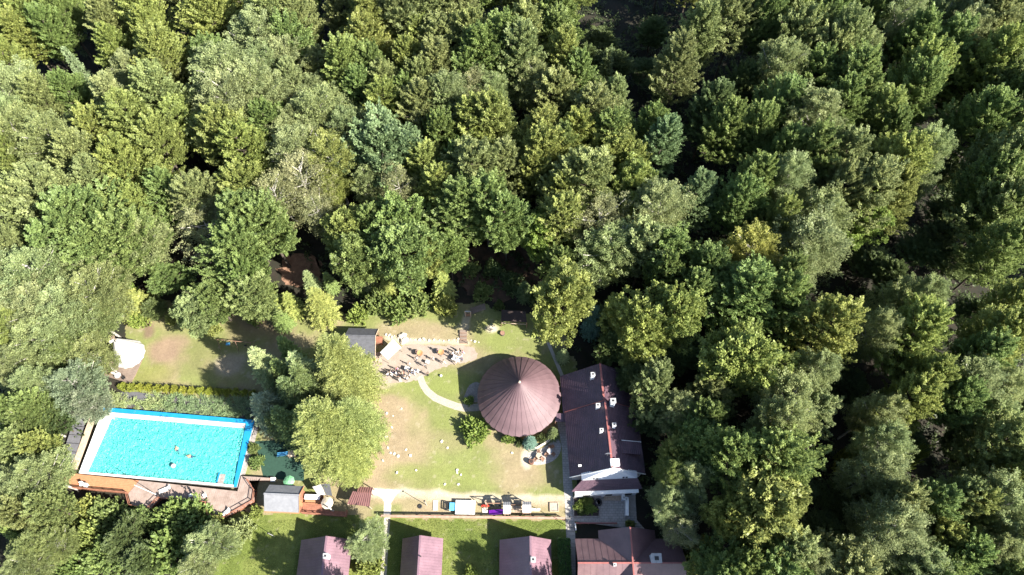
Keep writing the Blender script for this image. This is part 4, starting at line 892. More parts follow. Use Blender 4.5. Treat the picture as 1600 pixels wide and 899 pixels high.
a, b, c, d = (at(974, 763, 1.45), at(974, 779, 1.45), at(980, 779, 1.45), at(980, 806, 1.45))
for p, r_ in ((a, b), (b, c), (c, d)): MB().bar((*p, 1.45), (*r_, 1.45), .5, .09).build("coping", 'white', lw)
sheet("side_walk", P((983, 760), (993, 760), (993, 806), (983, 806), z=0), .05, 'slab', 0)
pb = thing("planting_bed", "stone-edged planting bed with lime-green leaves in the courtyard", "planting bed", (*at(916, 793), 0)); q = P((896, 778), (928, 777), (937, 797), (936, 808), (896, 808)); MB().prism(q, .036, .2).build("soil", 'deck_gap', pb)
for a, b in zip(q, q[1:] + q[:1]): MB().bar((*a, .16), (*b, .16), .2, .24).build("edging", 'cobble', pb)
ty = thing("round_planter", "black tyre-shaped planter at the corner of the planting bed", "planter", (*at(935, 785, .3), 0)); MB().lathe([(.6, 0), (.66, .2), (.6, .4), (.4, .42), (.36, .2)], (0, 0, 0), 16).build("ring", 'dark_metal', ty, local=True); MB().lathe([(.36, .1), (.34, .2)], (0, 0, 0), 12).build("soil", 'floor', ty, local=True)
fw = thing("low_fence", "low red-brown timber fence between courtyard and corner house", "fence", (*at(930, 817), 0)); a, b, c = at(898.5, 817.5, .9), at(964, 817.5, .9), at(900, 829, .9)
for p, r_ in ((a, b), (a, c)):
    MB().bar((*p, .9), (*r_, .9), .16, .08).build("cap_rail", 'ridge_metal' if r_ is b else 'white', fw); MB().bar((*p, .45), (*r_, .45), .06, .5).build("board", 'red_wood', fw)
for t in (0, .33, .66, 1): MB().box((a[0] + (b[0] - a[0]) * t, a[1], .43), (.14, .14, .86)).build("post", 'red_wood', fw)
pst = thing("path_steps", "flight of grey stone steps on the path beside the tall hedge", "steps", (*at(892, 840), 0))
for i in range(9):
    y0 = 819 + i * 6.2; q = P((886.6, y0), (898.4, y0), (898.6, y0 + 5.4), (886.8, y0 + 5.4)); MB().prism(q, .032, .16 - .012 * i).build("step", 'slab', pst)
hg = thing("clipped_hedge", "tall dark clipped hedge beside the grey stone steps", "hedge", (*at(881, 870), 0))
grng = np.random.default_rng(77); N = 5200; hx0, hy0 = at(873, 841, 1.8); hx1, _ = at(890, 841, 1.8); hy1 = 7.5
p = np.stack([grng.uniform(hx0, hx1, N), grng.uniform(hy1, hy0, N), grng.uniform(0, 1.9, N)], 1)
fc = grng.integers(0, 4, N); p[fc < 2, 2] = 1.85 + grng.normal(0, .06, (fc < 2).sum()); p[fc == 2, 0] = hx0 + grng.normal(0, .06, (fc == 2).sum()); p[fc == 3, 0] = hx1 + grng.normal(0, .06, (fc == 3).sum())
me = leaf_mesh("leaves", p - np.array(OFF[hg]), grng.normal(0, 1, (N, 3)), unit(grng.normal(0, .5, (N, 3)) + np.array([0, 0, .7])), np.full(N, .26), np.full(N, .16), grng.random(N), 'leaf')
o = bpy.data.objects.new("leaves", me); COL.objects.link(o); o.parent = hg; o.color = (.06, .13, .03, 1)
MB().box(((hx0 + hx1) / 2, (hy0 + hy1) / 2, .9), (hx1 - hx0 - .2, hy0 - hy1 - .2, 1.75)).build("stems", 'bark', hg)

# ------------------------------------------------------------------ corner house
M['corner_metal'] = mat('corner_metal', (.15, .092, .098), (.11, .066, .074), .7, .42, .05, spec=.5)
ch_ = thing("corner_house", "house with crossing ribbed brown roofs at the lower edge by the forest", "house", (17.9, 11.45, 0))
MB().prism([(-7.6, -6), (7.0, -6), (7.0, 3.2), (-7.6, 3.2)], 0, 3.0).build("wall", 'plaster', ch_, local=True)
mb = MB(); mb.add([(-4, 3.0, 0), (4, 3.0, 0), (4, 4.6, 0), (-4, 4.6, 0), (-4, 3.0, 3), (4, 3, 3), (4, 4.6, 3), (-4, 4.6, 3), (0, 4.6, 6.2), (0, 3.0, 6.2)], [(0, 3, 7, 4), (2, 1, 5, 6), (3, 2, 6, 8, 7)]); mb.build("gable_wall", 'plaster', ch_, local=True)
def cslope(*q): mb = MB(); slope(mb, *q, .1, .9, .04, .025); mb.build("roof_slope", 'corner_metal', ch_, local=True)
cslope((-8.1, -4.0, 3.0), (8.0, -4.0, 3.0), (8.0, 0, 6.5), (-8.1, 0, 6.5))
cslope((8.0, 3.9, 3.0), (-8.1, 3.9, 3.0), (-8.1, 0, 6.5), (8.0, 0, 6.5))
cslope((-4.45, 5.1, 3.0), (-4.45, -4.3, 3.0), (0, -4.3, 6.56), (0, 5.1, 6.56))
cslope((4.4, -4.3, 3.0), (4.4, 5.1, 3.0), (0, 5.1, 6.56), (0, -4.3, 6.56))
MB().bar((-8.15, 0, 6.6), (8.05, 0, 6.6), .22, .1).build("ridge_cap", 'ridge_metal', ch_, local=True); MB().bar((0, -4.3, 6.66), (0, 5.12, 6.66), .22, .1).build("ridge_cap", 'ridge_metal', ch_, local=True)
chimney(ch_, 3.4, .55, 4.5, 7.5, 1.35, 1.2); chimney(ch_, -2.75, -.3, 6.0, 7.1, .3, .3)
MB().bar((3.6, .3, 6.2), (2.6, -1.6, 4.9), .07).build("lightning_rod", 'white', ch_, local=True)

# ------------------------------------------------------------------ cabins
cabs = (((-28.1, 15.3), 5.9, -33.15, 1.5, -25.0, 2.2, "leftmost cabin with plum-brown ribbed roof and white chimney, partly tree-shaded", (.4, -2.9)),
        ((-14.0, 15.5), 5.2, -17.2, 1.7, -10.8, 1.9, "middle cabin with narrow ribbed roof lit pale on one slope", None),
        ((2.8, 15.3), 5.9, -1.95, 1.7, 6.1, 1.9, "cabin nearest the stone steps, ribbed mauve roof with white chimney", (.35, -3.4)))
for (rx, ry), zr, xw, zw, xe, ze, lb, chm in cabs:
    t = thing("cabin", lb, "cabin", (rx, ry, 0), R(-90), "brown-roofed cabins along the lower edge")
    # local X runs towards the viewer (south), local Y = world east... ridge along local X
    L1 = 10.5
    gable_walls(t, .7, L1 - .6, xw - rx + .5, xe - rx - .5, 1.9, 0, zr - .25, 'wood')
    gable_roof(t, 0, L1, xw - rx, xe - rx, zw, ze, 0, zr, 'cabin_metal', .42, ridge='cabin_metal', rw=.06, rh=.05)
    MB().box((.68, -.1, 1.0), (.08, .95, 2.0)).build("door", 'orange_wood', t, local=True)
    for yy in (xw - rx + 1.4, xe - rx - 1.4):
        wn = MB().box((.68, yy, 1.3), (.08, .9, .9)).build("window", 'white', t, local=True); MB().box((.63, yy, 1.3), (.04, .75, .75)).build("pane", 'dark_metal', wn, local=True)
    if chm: chimney(t, -chm[1], chm[0], zr - 1.2, zr + .9, .6, .6)
    else: MB().tube((3.0, .25, zr - .5), (3.0, .25, zr + .9), .09, n=8).build("flue_pipe", 'dark_metal', t, local=True)

# ------------------------------------------------------------------ fence and playground
fn = thing("wooden_fence", "long pinkish-brown timber fence between playground and cabin lawn", "fence", (-6, 18.9, 0))
M['fence_wood'] = mat("fence_wood", (.40, .24, .18), (.28, .16, .12), 2, .75, .2)
a, b = Vector((-20.9, 19.05, 0)), Vector((8.4, 18.72, 0))
for i in range(15):
    p = a.lerp(b, i / 14); MB().box((p.x, p.y + .04, .6), (.14, .14, 1.2)).build("post", 'fence_wood', fn)
for z, h_, w_ in ((.35, .16, .05), (.75, .16, .05)): MB().bar((a.x, a.y - .06, z), (b.x, b.y - .06, z), w_, h_).build("rail", 'fence_wood', fn)
MB().bar((a.x - .1, a.y - .02, 1.24), (b.x + .1, b.y - .02, 1.24), .36, .07).build("cap_rail", 'fence_wood', fn)
cv = thing("sandpit_cover", "large square white cover over the sandpit by the long fence", "sandpit cover", (*at(727, 793, .7), 0), R(-1))
MB().box((0, 0, .32), (2.9, 2.0, .6)).build("box", 'pale_wood', cv, local=True); MB().box((0, 0, .68), (3.15, 2.2, .1)).build("lid", 'white', cv, local=True); MB().box((1.05, 0, .74), (.14, 2.0, .03)).build("hinge_strip", 'grey_metal', cv, local=True)
ct = thing("toy_cart", "small cart with blue tray and black frame beside the white sandpit cover", "cart", (*at(701, 791, .5), 0))
MB().box((.55, -.1, .55), (.8, 1.25, .12)).build("tray", 'blue_plastic', ct, local=True)
for p, q in (((-.6, -.6), (-.6, .65)), ((-.6, .65), (.1, .5)), ((-.6, -.6), (.1, -.7)), ((-.25, -.6), (-.25, .6))): MB().bar((*p, .6), (*q, .6), .16, .08).build("frame_bar", 'dark_metal', ct, local=True)
for sx in (-.5, .8):
    for sy in (-.5, .5): MB().tube((sx, sy - .04, .2), (sx, sy + .04, .2), .2, n=10).build("wheel", 'dark_metal', ct, local=True)
tw = thing("play_tower", "playground with two grey-roofed towers, bridge and purple slide", "playground", (*at(807, 795), 0))
for nm, (x0, x1, y0, y1, zr) in (("a", (786.5, 798, 784.5, 803, 3.1)), ("b", (816.5, 830, 784, 801.5, 3.1))):
    e = [at3(x0, y1, zr - .55), at3(x1, y1, zr - .55), at3(x1, y0 + 5, zr), at3(x0, y0 + 5, zr)]
    mb = MB(); slope(mb, *e, .06, .28, .04, .03); mb.build("roof_slope", 'grey_metal', tw)
    n_ = at3(x0, y0, zr - .5); n2 = at3(x1, y0, zr - .5)
    mb = MB(); slope(mb, n2, n_, e[3], e[2], .06, .28, .04, .03); mb.build("roof_slope", 'grey_metal', tw)
    for p in (e[0], e[1], n_, n2):
        px_ = p + (Vector((sum(k.x for k in e) / 4, (e[0].y + n_.y) / 2, p.z)) - p) * .12; MB().box((px_.x, px_.y, (p.z - .1) / 2), (.11, .11, p.z - .1)).build("post", 'wood', tw)
    cx, cy = (e[0].x + e[1].x) / 2, (e[0].y + n_.y) / 2; MB().box((cx, cy, 1.3), (abs(e[1].x - e[0].x) * .9, abs(n_.y - e[0].y) * .9, .08)).build("platform", 'pale_wood', tw)
    for sy in (-.75, .75): MB().bar((cx - .55, cy + sy, 1.8), (cx + .55, cy + sy, 1.8), .05, .5).build("side_panel", 'wood', tw)
    if nm == "a": ta = (cx, cy)
    else: tb_ = (cx, cy)
for k in range(7):
    t = (k + .5) / 7; x = ta[0] + .6 + (tb_[0] - ta[0] - 1.3) * t; MB().box((x, ta[1], 1.2), (.2, 1.0, .06)).build("bridge_plank", 'pale_wood', tw)
for sy in (-.55, .55): MB().bar((ta[0] + .5, ta[1] + sy, 1.9), (tb_[0] - .5, tb_[1] + sy, 1.9), .07).build("bridge_rail", 'wood', tw)
p = Vector((ta[0] - .55, ta[1] - .35, 1.35)); q = at3(764, 801.5, .3)
sld = MB().bar(p, q, .62, .06).build("slide", 'purple', tw)
for s_ in (-.33, .33): MB().bar((p.x, p.y + s_, p.z + .1), (q.x, q.y + s_, q.z + .1), .06, .2).build("side_rail", 'purple', sld)
bm = at3(768, 780, 2.5); MB().tube((ta[0] - .5, ta[1] + .7, 2.55), (ta[0] - 3.3, ta[1] + .7, 2.55), .07, n=7).build("swing_beam", 'wood', tw)
for sy in (-.8, .8): MB().tube((ta[0] - 3.2, ta[1] + .7, 2.55), (ta[0] - 3.4, ta[1] + .7 + sy, 0), .06, n=6).build("swing_leg", 'wood', tw)
for dx in (-1.3, -2.4):
    s_ = MB().box((ta[0] + dx, ta[1] + .7, .5), (.5, .22, .05)).build("swing_seat", 'dark_metal', tw)
    for k in (-.2, .2): MB().tube((ta[0] + dx + k, ta[1] + .7, .5), (ta[0] + dx + k, ta[1] + .7, 2.5), .012, n=4).build("chain", 'dark_metal', s_)
sr = thing("spring_rider", "red spring rider with yellow back beside the purple slide", "spring rider", (*at(758.5, 791, .4), 0))
MB().lathe([(.18, 0), (.12, .1), (.16, .2), (.12, .3), (.15, .4)], (0, 0, 0), 8).build("spring", 'dark_metal', sr, local=True)
mb = MB(); mb.prism([(-.65, -.16), (.55, -.12), (.7, 0), (.55, .12), (-.65, .16)], .4, .62); mb.build("body", 'red', sr, local=True); MB().box((.1, .55, .45), (.45, .75, .06), .3).build("seat_back", 'pale_wood', sr, local=True); MB().bar((.35, -.3, .85), (.35, .3, .85), .05).build("handle", 'red', sr, local=True); MB().box((.35, 0, .72), (.08, .08, .25)).build("neck", 'red', sr, local=True)
tz = thing("tyre", "black tyre lying flat on the pale patch near the garden path", "tyre", (*at(656, 791.5, .1), 0)); MB().lathe([(.3, .02), (.37, .1), (.3, .18), (.18, .18), (.15, .1)], (0, 0, 0), 16).build("tread", 'dark_metal', tz, local=True); MB().lathe([(.14, .02), (.13, .04)], (0, 0, 0), 10).build("gravel_fill", 'gravel', tz, local=True)
for (px, py, w_, d_, lb) in ((680.5, 790, .75, 1.6, "upright-lying white concrete slab between tyre and blue cart"), (758, 798, .9, .8, "pale concrete slab at the foot of the purple slide"), (837, 797, 1.5, .45, "pale concrete strip beside the second play tower")):
    solo(MB().box((*at(px, py), .07), (w_, d_, .1)), "concrete_slab", 'white_stone', lb, "slab", "pale concrete slabs by the playground")
sb = thing("sand_box", "small square timber sandbox at the path end of the playground", "sandbox", (*at(866, 793), 0))
for c, d in (((0, .65, .12), (1.5, .12, .24)), ((0, -.65, .12), (1.5, .12, .24)), ((.69, 0, .12), (.12, 1.18, .238)), ((-.69, 0, .12), (.12, 1.18, .238))): MB().box(c, d).build("side_board", 'pale_wood', sb, local=True)
MB().box((0, 0, .07), (1.26, 1.18, .1)).build("sand", 'gravel', sb, local=True)
for px, py, h_, lb in ((667, 790, 3.6, "slim lamp post on the playground grass near the tyre"), (885, 822, 8.3, "tall slim lamp post at the end of the long timber fence"), (428, 838, 3.0, "short lamp post on the shaded lawn left of the cabins")):
    lp_ = thing("lamp_post", lb, "lamp post", (*at(px, py), 0), group="slim lamp posts"); MB().tube((0, 0, 0), (0, 0, h_), .055, .04, 7).build("pole", 'grey_metal', lp_, local=True); MB().lathe([(.1, h_), (.16, h_ + .06), (.03, h_ + .16)], (0, 0, 0), 8).build("lamp_head", 'dark_metal', lp_, local=True)

# ------------------------------------------------------------------ people
def person_mesh(pose):
    """one continuous skinned body; joints in metres, facing +Y"""
    V, E, Rd = [], [], []
    def nd(p, r, par=None):
        V.append(p); Rd.append(r)
        if par is not None: E.append((par, len(V) - 1))
        return len(V) - 1
    pel = nd((0, 0, .95), .14); wa = nd((0, 0, 1.10), .125, pel); chs = nd((0, .01, 1.32), .155, wa); nk = nd((0, 0, 1.50), .06, chs); hd = nd((0, .02, 1.60), .085, nk); ht_ = nd((0, .02, 1.70), .09, hd); nd((0, .01, 1.76), .06, ht_)
    nd((0, .105, 1.63), .018, hd)
    for s in (-1, 1):
        sf, ff = pose['leg'][0 if s < 0 else 1]
        hp = nd((s * .10, 0, .90), .095, pel); kn = nd((s * .11, sf[0], sf[1]), .06, hp); an = nd((s * .11, ff[0], ff[1]), .042, kn); nd((s * .12, ff[0] + .17, max(.035, ff[1] - .06)), .035, an)
        el, ha = pose['arm'][0 if s < 0 else 1]
        shd = nd((s * .19, 0, 1.43), .065, chs); e = nd((s * (.19 + el[0]), el[1], el[2]), .045, shd); w_ = nd((s * (.19 + ha[0]), ha[1], ha[2]), .032, e)
        d = (Vector(V[w_]) - Vector(V[e])).normalized(); pm = nd(tuple(Vector(V[w_]) + d * .07), .034, w_)
        u = d.cross(Vector((1, 0, 0))).normalized()
        for k in range(4):
            f0 = Vector(V[pm]) + u * ((k - 1.5) * .02) + d * .03; a_ = nd(tuple(f0), .010, pm); nd(tuple(f0 + d * (.055 - abs(k - 1.3) * .008) + Vector((-s * .012, 0, 0))), .008, a_)
        nd(tuple(Vector(V[w_]) + d * .05 + u * .055), .010, w_)
    me = bpy.data.meshes.new("body"); me.from_pydata(V, E, []); o = bpy.data.objects.new("tmp", me); COL.objects.link(o)
    sk = o.modifiers.new("s", 'SKIN'); sk.use_smooth_shade = True
    for i, r in enumerate(Rd): me.skin_vertices[0].data[i].radius = (r, r)
    me.skin_vertices[0].data[0].use_root = True
    ss = o.modifiers.new("d", 'SUBSURF'); ss.levels = 1; ss.render_levels = 1
    dg = bpy.context.evaluated_depsgraph_get(); res = bpy.data.meshes.new_from_object(o.evaluated_get(dg)); bpy.data.objects.remove(o); res.name = "body"
    for k in ('skin', 'c_white', 'c_navy', 'dark_metal'): res.materials.append(M[k])
    idx = []
    for p in res.polygons:
        x, y, z = p.center; armlow = abs(x) > .215 and z < 1.28
        idx.append(3 if z < .085 else 2 if (z < .98 and abs(x) < .215) else 0 if (armlow or z > 1.475) else 1)
    res.polygons.foreach_set("material_index", idx); res.polygons.foreach_set("use_smooth", [True] * len(idx)); return res
down = ((.06, -.03, 1.16), (.07, .04, .92)); fwd = ((.07, .02, 1.17), (.02, .25, 1.12)); upw = ((.10, .12, 1.25), (.06, .34, 1.30))
POSES = [person_mesh({'leg': (((.0, .5), (.0, .09)), ((.02, .5), (-.02, .09))), 'arm': (down, down)}),
         person_mesh({'leg': (((.16, .52), (.22, .10)), ((-.06, .50), (-.30, .13))), 'arm': (((.06, -.12, 1.18), (.06, -.16, .96)), ((.06, .10, 1.18), (.05, .22, 1.0)))}),
         person_mesh({'leg': (((.03, .5), (.0, .09)), ((-.02, .5), (-.04, .09))), 'arm': (fwd, upw)}),
         person_mesh({'leg': (((.42, .86), (.44, .43)), ((.42, .86), (.44, .43))), 'arm': (fwd, down)})]
hm = MB(); hm.lathe([(.085, 0), (.105, .06), (.095, .12), (.05, .165)], (0, 0, 0), 10)
HAIR = {k: hm.mesh("hair", k, smooth=True) for k in ('hair_dark', 'hair_fair')}
def person(px, py, pose, rz, shirt, trous, hair, label, z=0.0, group=None, sc=1.0):
    o = thing("person", label, "person", (*at(px, py, z), z), R(rz), group); o.scale = (sc,) * 3
    b = bpy.data.objects.new("body", POSES[pose]); COL.objects.link(b); b.parent = o
    b.material_slots[1].link = 'OBJECT'; b.material_slots[1].material = M['c_' + shirt]; b.material_slots[2].link = 'OBJECT'; b.material_slots[2].material = M['c_' + trous]
    h = bpy.data.objects.new("hair", HAIR['hair_' + hair]); COL.objects.link(h); h.parent = o; h.location = (0, .005, 1.665)
    if pose == 3: b.location = (0, 0, -.42); h.location = (0, .005, 1.245)
    return o
G1, G2, G3 = "crowd at the lower side of the dirt yard", "group around the largest white table", "people scattered in the dirt yard"
PPL = [(607, 588, 0, 40, 'white', 'navy', 'dark', "person in white top and navy trousers at the hut end of the big crowd", G1), (611, 585, 2, -60, 'white', 'black', 'dark', "person in white top and black trousers standing second from the hut end", G1),
       (613.5, 589, 0, 10, 'white', 'grey', 'fair', "fair-haired person in white and grey on the grassy side near the hut end", G1), (616.5, 584.5, 2, 200, 'navy', 'white', 'dark', "person in navy top and white trousers near the pink-clad person", G1),
       (620, 586, 0, 100, 'white', 'denim', 'dark', "person in white top and blue jeans behind the pink-clad person", G1), (621.8, 579.5, 1, 160, 'pink', 'grey', 'fair', "person in pink top at the upper side of the big crowd", G1),
       (624.5, 586.5, 0, -30, 'grey', 'black', 'dark', "person in grey top and black trousers in the middle of the big crowd", G1), (623.5, 593, 0, 0, 'black', 'white', 'dark', "person in black top and white trousers on the grassy side of the crowd", G1),
       (625.8, 597, 2, 20, 'white', 'white', 'fair', "person all in white standing lowest on the grass beside the crowd", G1), (629.5, 587, 0, 170, 'beige', 'navy', 'dark', "person in beige top next to the maroon-clad person", G1),
       (632, 585.5, 0, 90, 'maroon', 'black', 'dark', "person in dark maroon top at the centre of the big crowd", G1), (634, 593.5, 2, 30, 'white', 'navy', 'fair', "fair-haired person in white and navy low on the path side of the crowd", G1),
       (637.5, 594.5, 0, 60, 'white', 'grey', 'dark', "person in white top and grey trousers lowest on the path side", G1), (640.5, 590, 0, 140, 'white', 'beige', 'dark', "person in white top and beige trousers where the path leaves the crowd", G1),
       (640.5, 571.5, 1, 150, 'white', 'grey', 'fair', "person in white walking above the small white table at the crowd", G1), (637.5, 582, 2, 180, 'grey', 'navy', 'dark', "person in grey leaning over the small white table", G1),
       (645, 582, 0, 220, 'white', 'black', 'fair', "fair-haired person in white and black between the two crowd tables", G1), (648, 586, 2, 150, 'blue', 'white', 'dark', "person in light blue top at the path start", G1), (653.5, 582.5, 0, 90, 'white', 'denim', 'dark', "person in white and jeans beyond the crowd table at the path", G1),
       (652, 563, 1, 120, 'white', 'navy', 'dark', "person in white walking in the open yard below the first fire bowl", G3), (664.8, 574, 1, 200, 'grey', 'black', 'dark', "person in grey walking below the little lone white table", G3), (678, 563.5, 2, 80, 'white', 'beige', 'fair', "person in white with raised arm below the second fire bowl", G3),
       (694, 568.5, 1, 250, 'beige', 'white', 'dark', "person in beige walking at the grass edge of the yard", G3), (669, 588, 2, 30, 'black', 'black', 'dark', "person all in black standing on the grass beside the gravel path", G3), (651.5, 552, 0, 240, 'black', 'white', 'dark', "person in black top tending the first fire bowl", G3), (684, 550.5, 0, 260, 'navy', 'black', 'dark', "person in navy tending the second fire bowl", G3),
       (708, 555.5, 0, 230, 'white', 'navy', 'dark', "person in white and navy at the fire-bowl end of the largest white table", G2), (716, 553.5, 2, 170, 'white', 'grey', 'fair', "fair-haired person in white behind the largest white table", G2), (719.5, 550.5, 0, 130, 'black', 'white', 'dark', "person in black top farthest up towards the garden steps", G2), (724, 553.5, 1, 90, 'pink', 'white', 'fair', "person in pink at the steps side of the largest white table", G2),
       (709, 562, 0, 320, 'white', 'white', 'dark', "person all in white at the near corner of the largest table", G2), (715.5, 564.5, 2, 0, 'white', 'black', 'fair', "person in white and black in front of the largest white table", G2), (721.5, 560.5, 0, 60, 'white', 'denim', 'dark', "person in white and jeans at the pavilion end of the largest table", G2),
       (712.5, 569, 1, 300, 'white', 'beige', 'dark', "person in white and beige stepping onto the grass below the largest table", G2), (722.5, 565, 0, 40, 'navy', 'grey', 'dark', "person in navy top on the grass side of the largest table", G2)]
for (px, py, ps, rz, s_, t_, h_, lb, gname) in PPL: person(px, py, ps, rz, s_, t_, h_, lb, group=gname, sc=rnd.uniform(.92, 1.04))
person(181, 586, 0, 40, 'white', 'white', 'dark', "person all in white standing on the tepee platform", .2)
# swimmers: prone in the water
for px, py, rz, lb in ((281, 712, 30, "swimmer with pale back in the middle of the pool, near the ball"), (308, 716, 80, "swimmer stretched out nearest the pool steps")):
    o = person(px, py, 1, 0, 'red' if px < 300 else 'navy', 'navy', 'dark', lb, .55, "swimmers in the pool"); o.rotation_euler = (R(-82), 0, R(rz)); o.location.z = .72
    b = [c for c in o.children if c.name.startswith('body')][0]; b.material_slots[1].material = M['skin']
pb_ = thing("beach_ball", "pale round ball floating in the pool below the swimmers", "ball", (*at(271.5, 728.5, .8), .7)); MB().lathe([(.1, 0), (.34, .16), (.4, .38), (.34, .6), (.1, .78)], (0, 0, 0), 14).build("skin_panel", 'canvas', pb_, local=True, smooth=True)

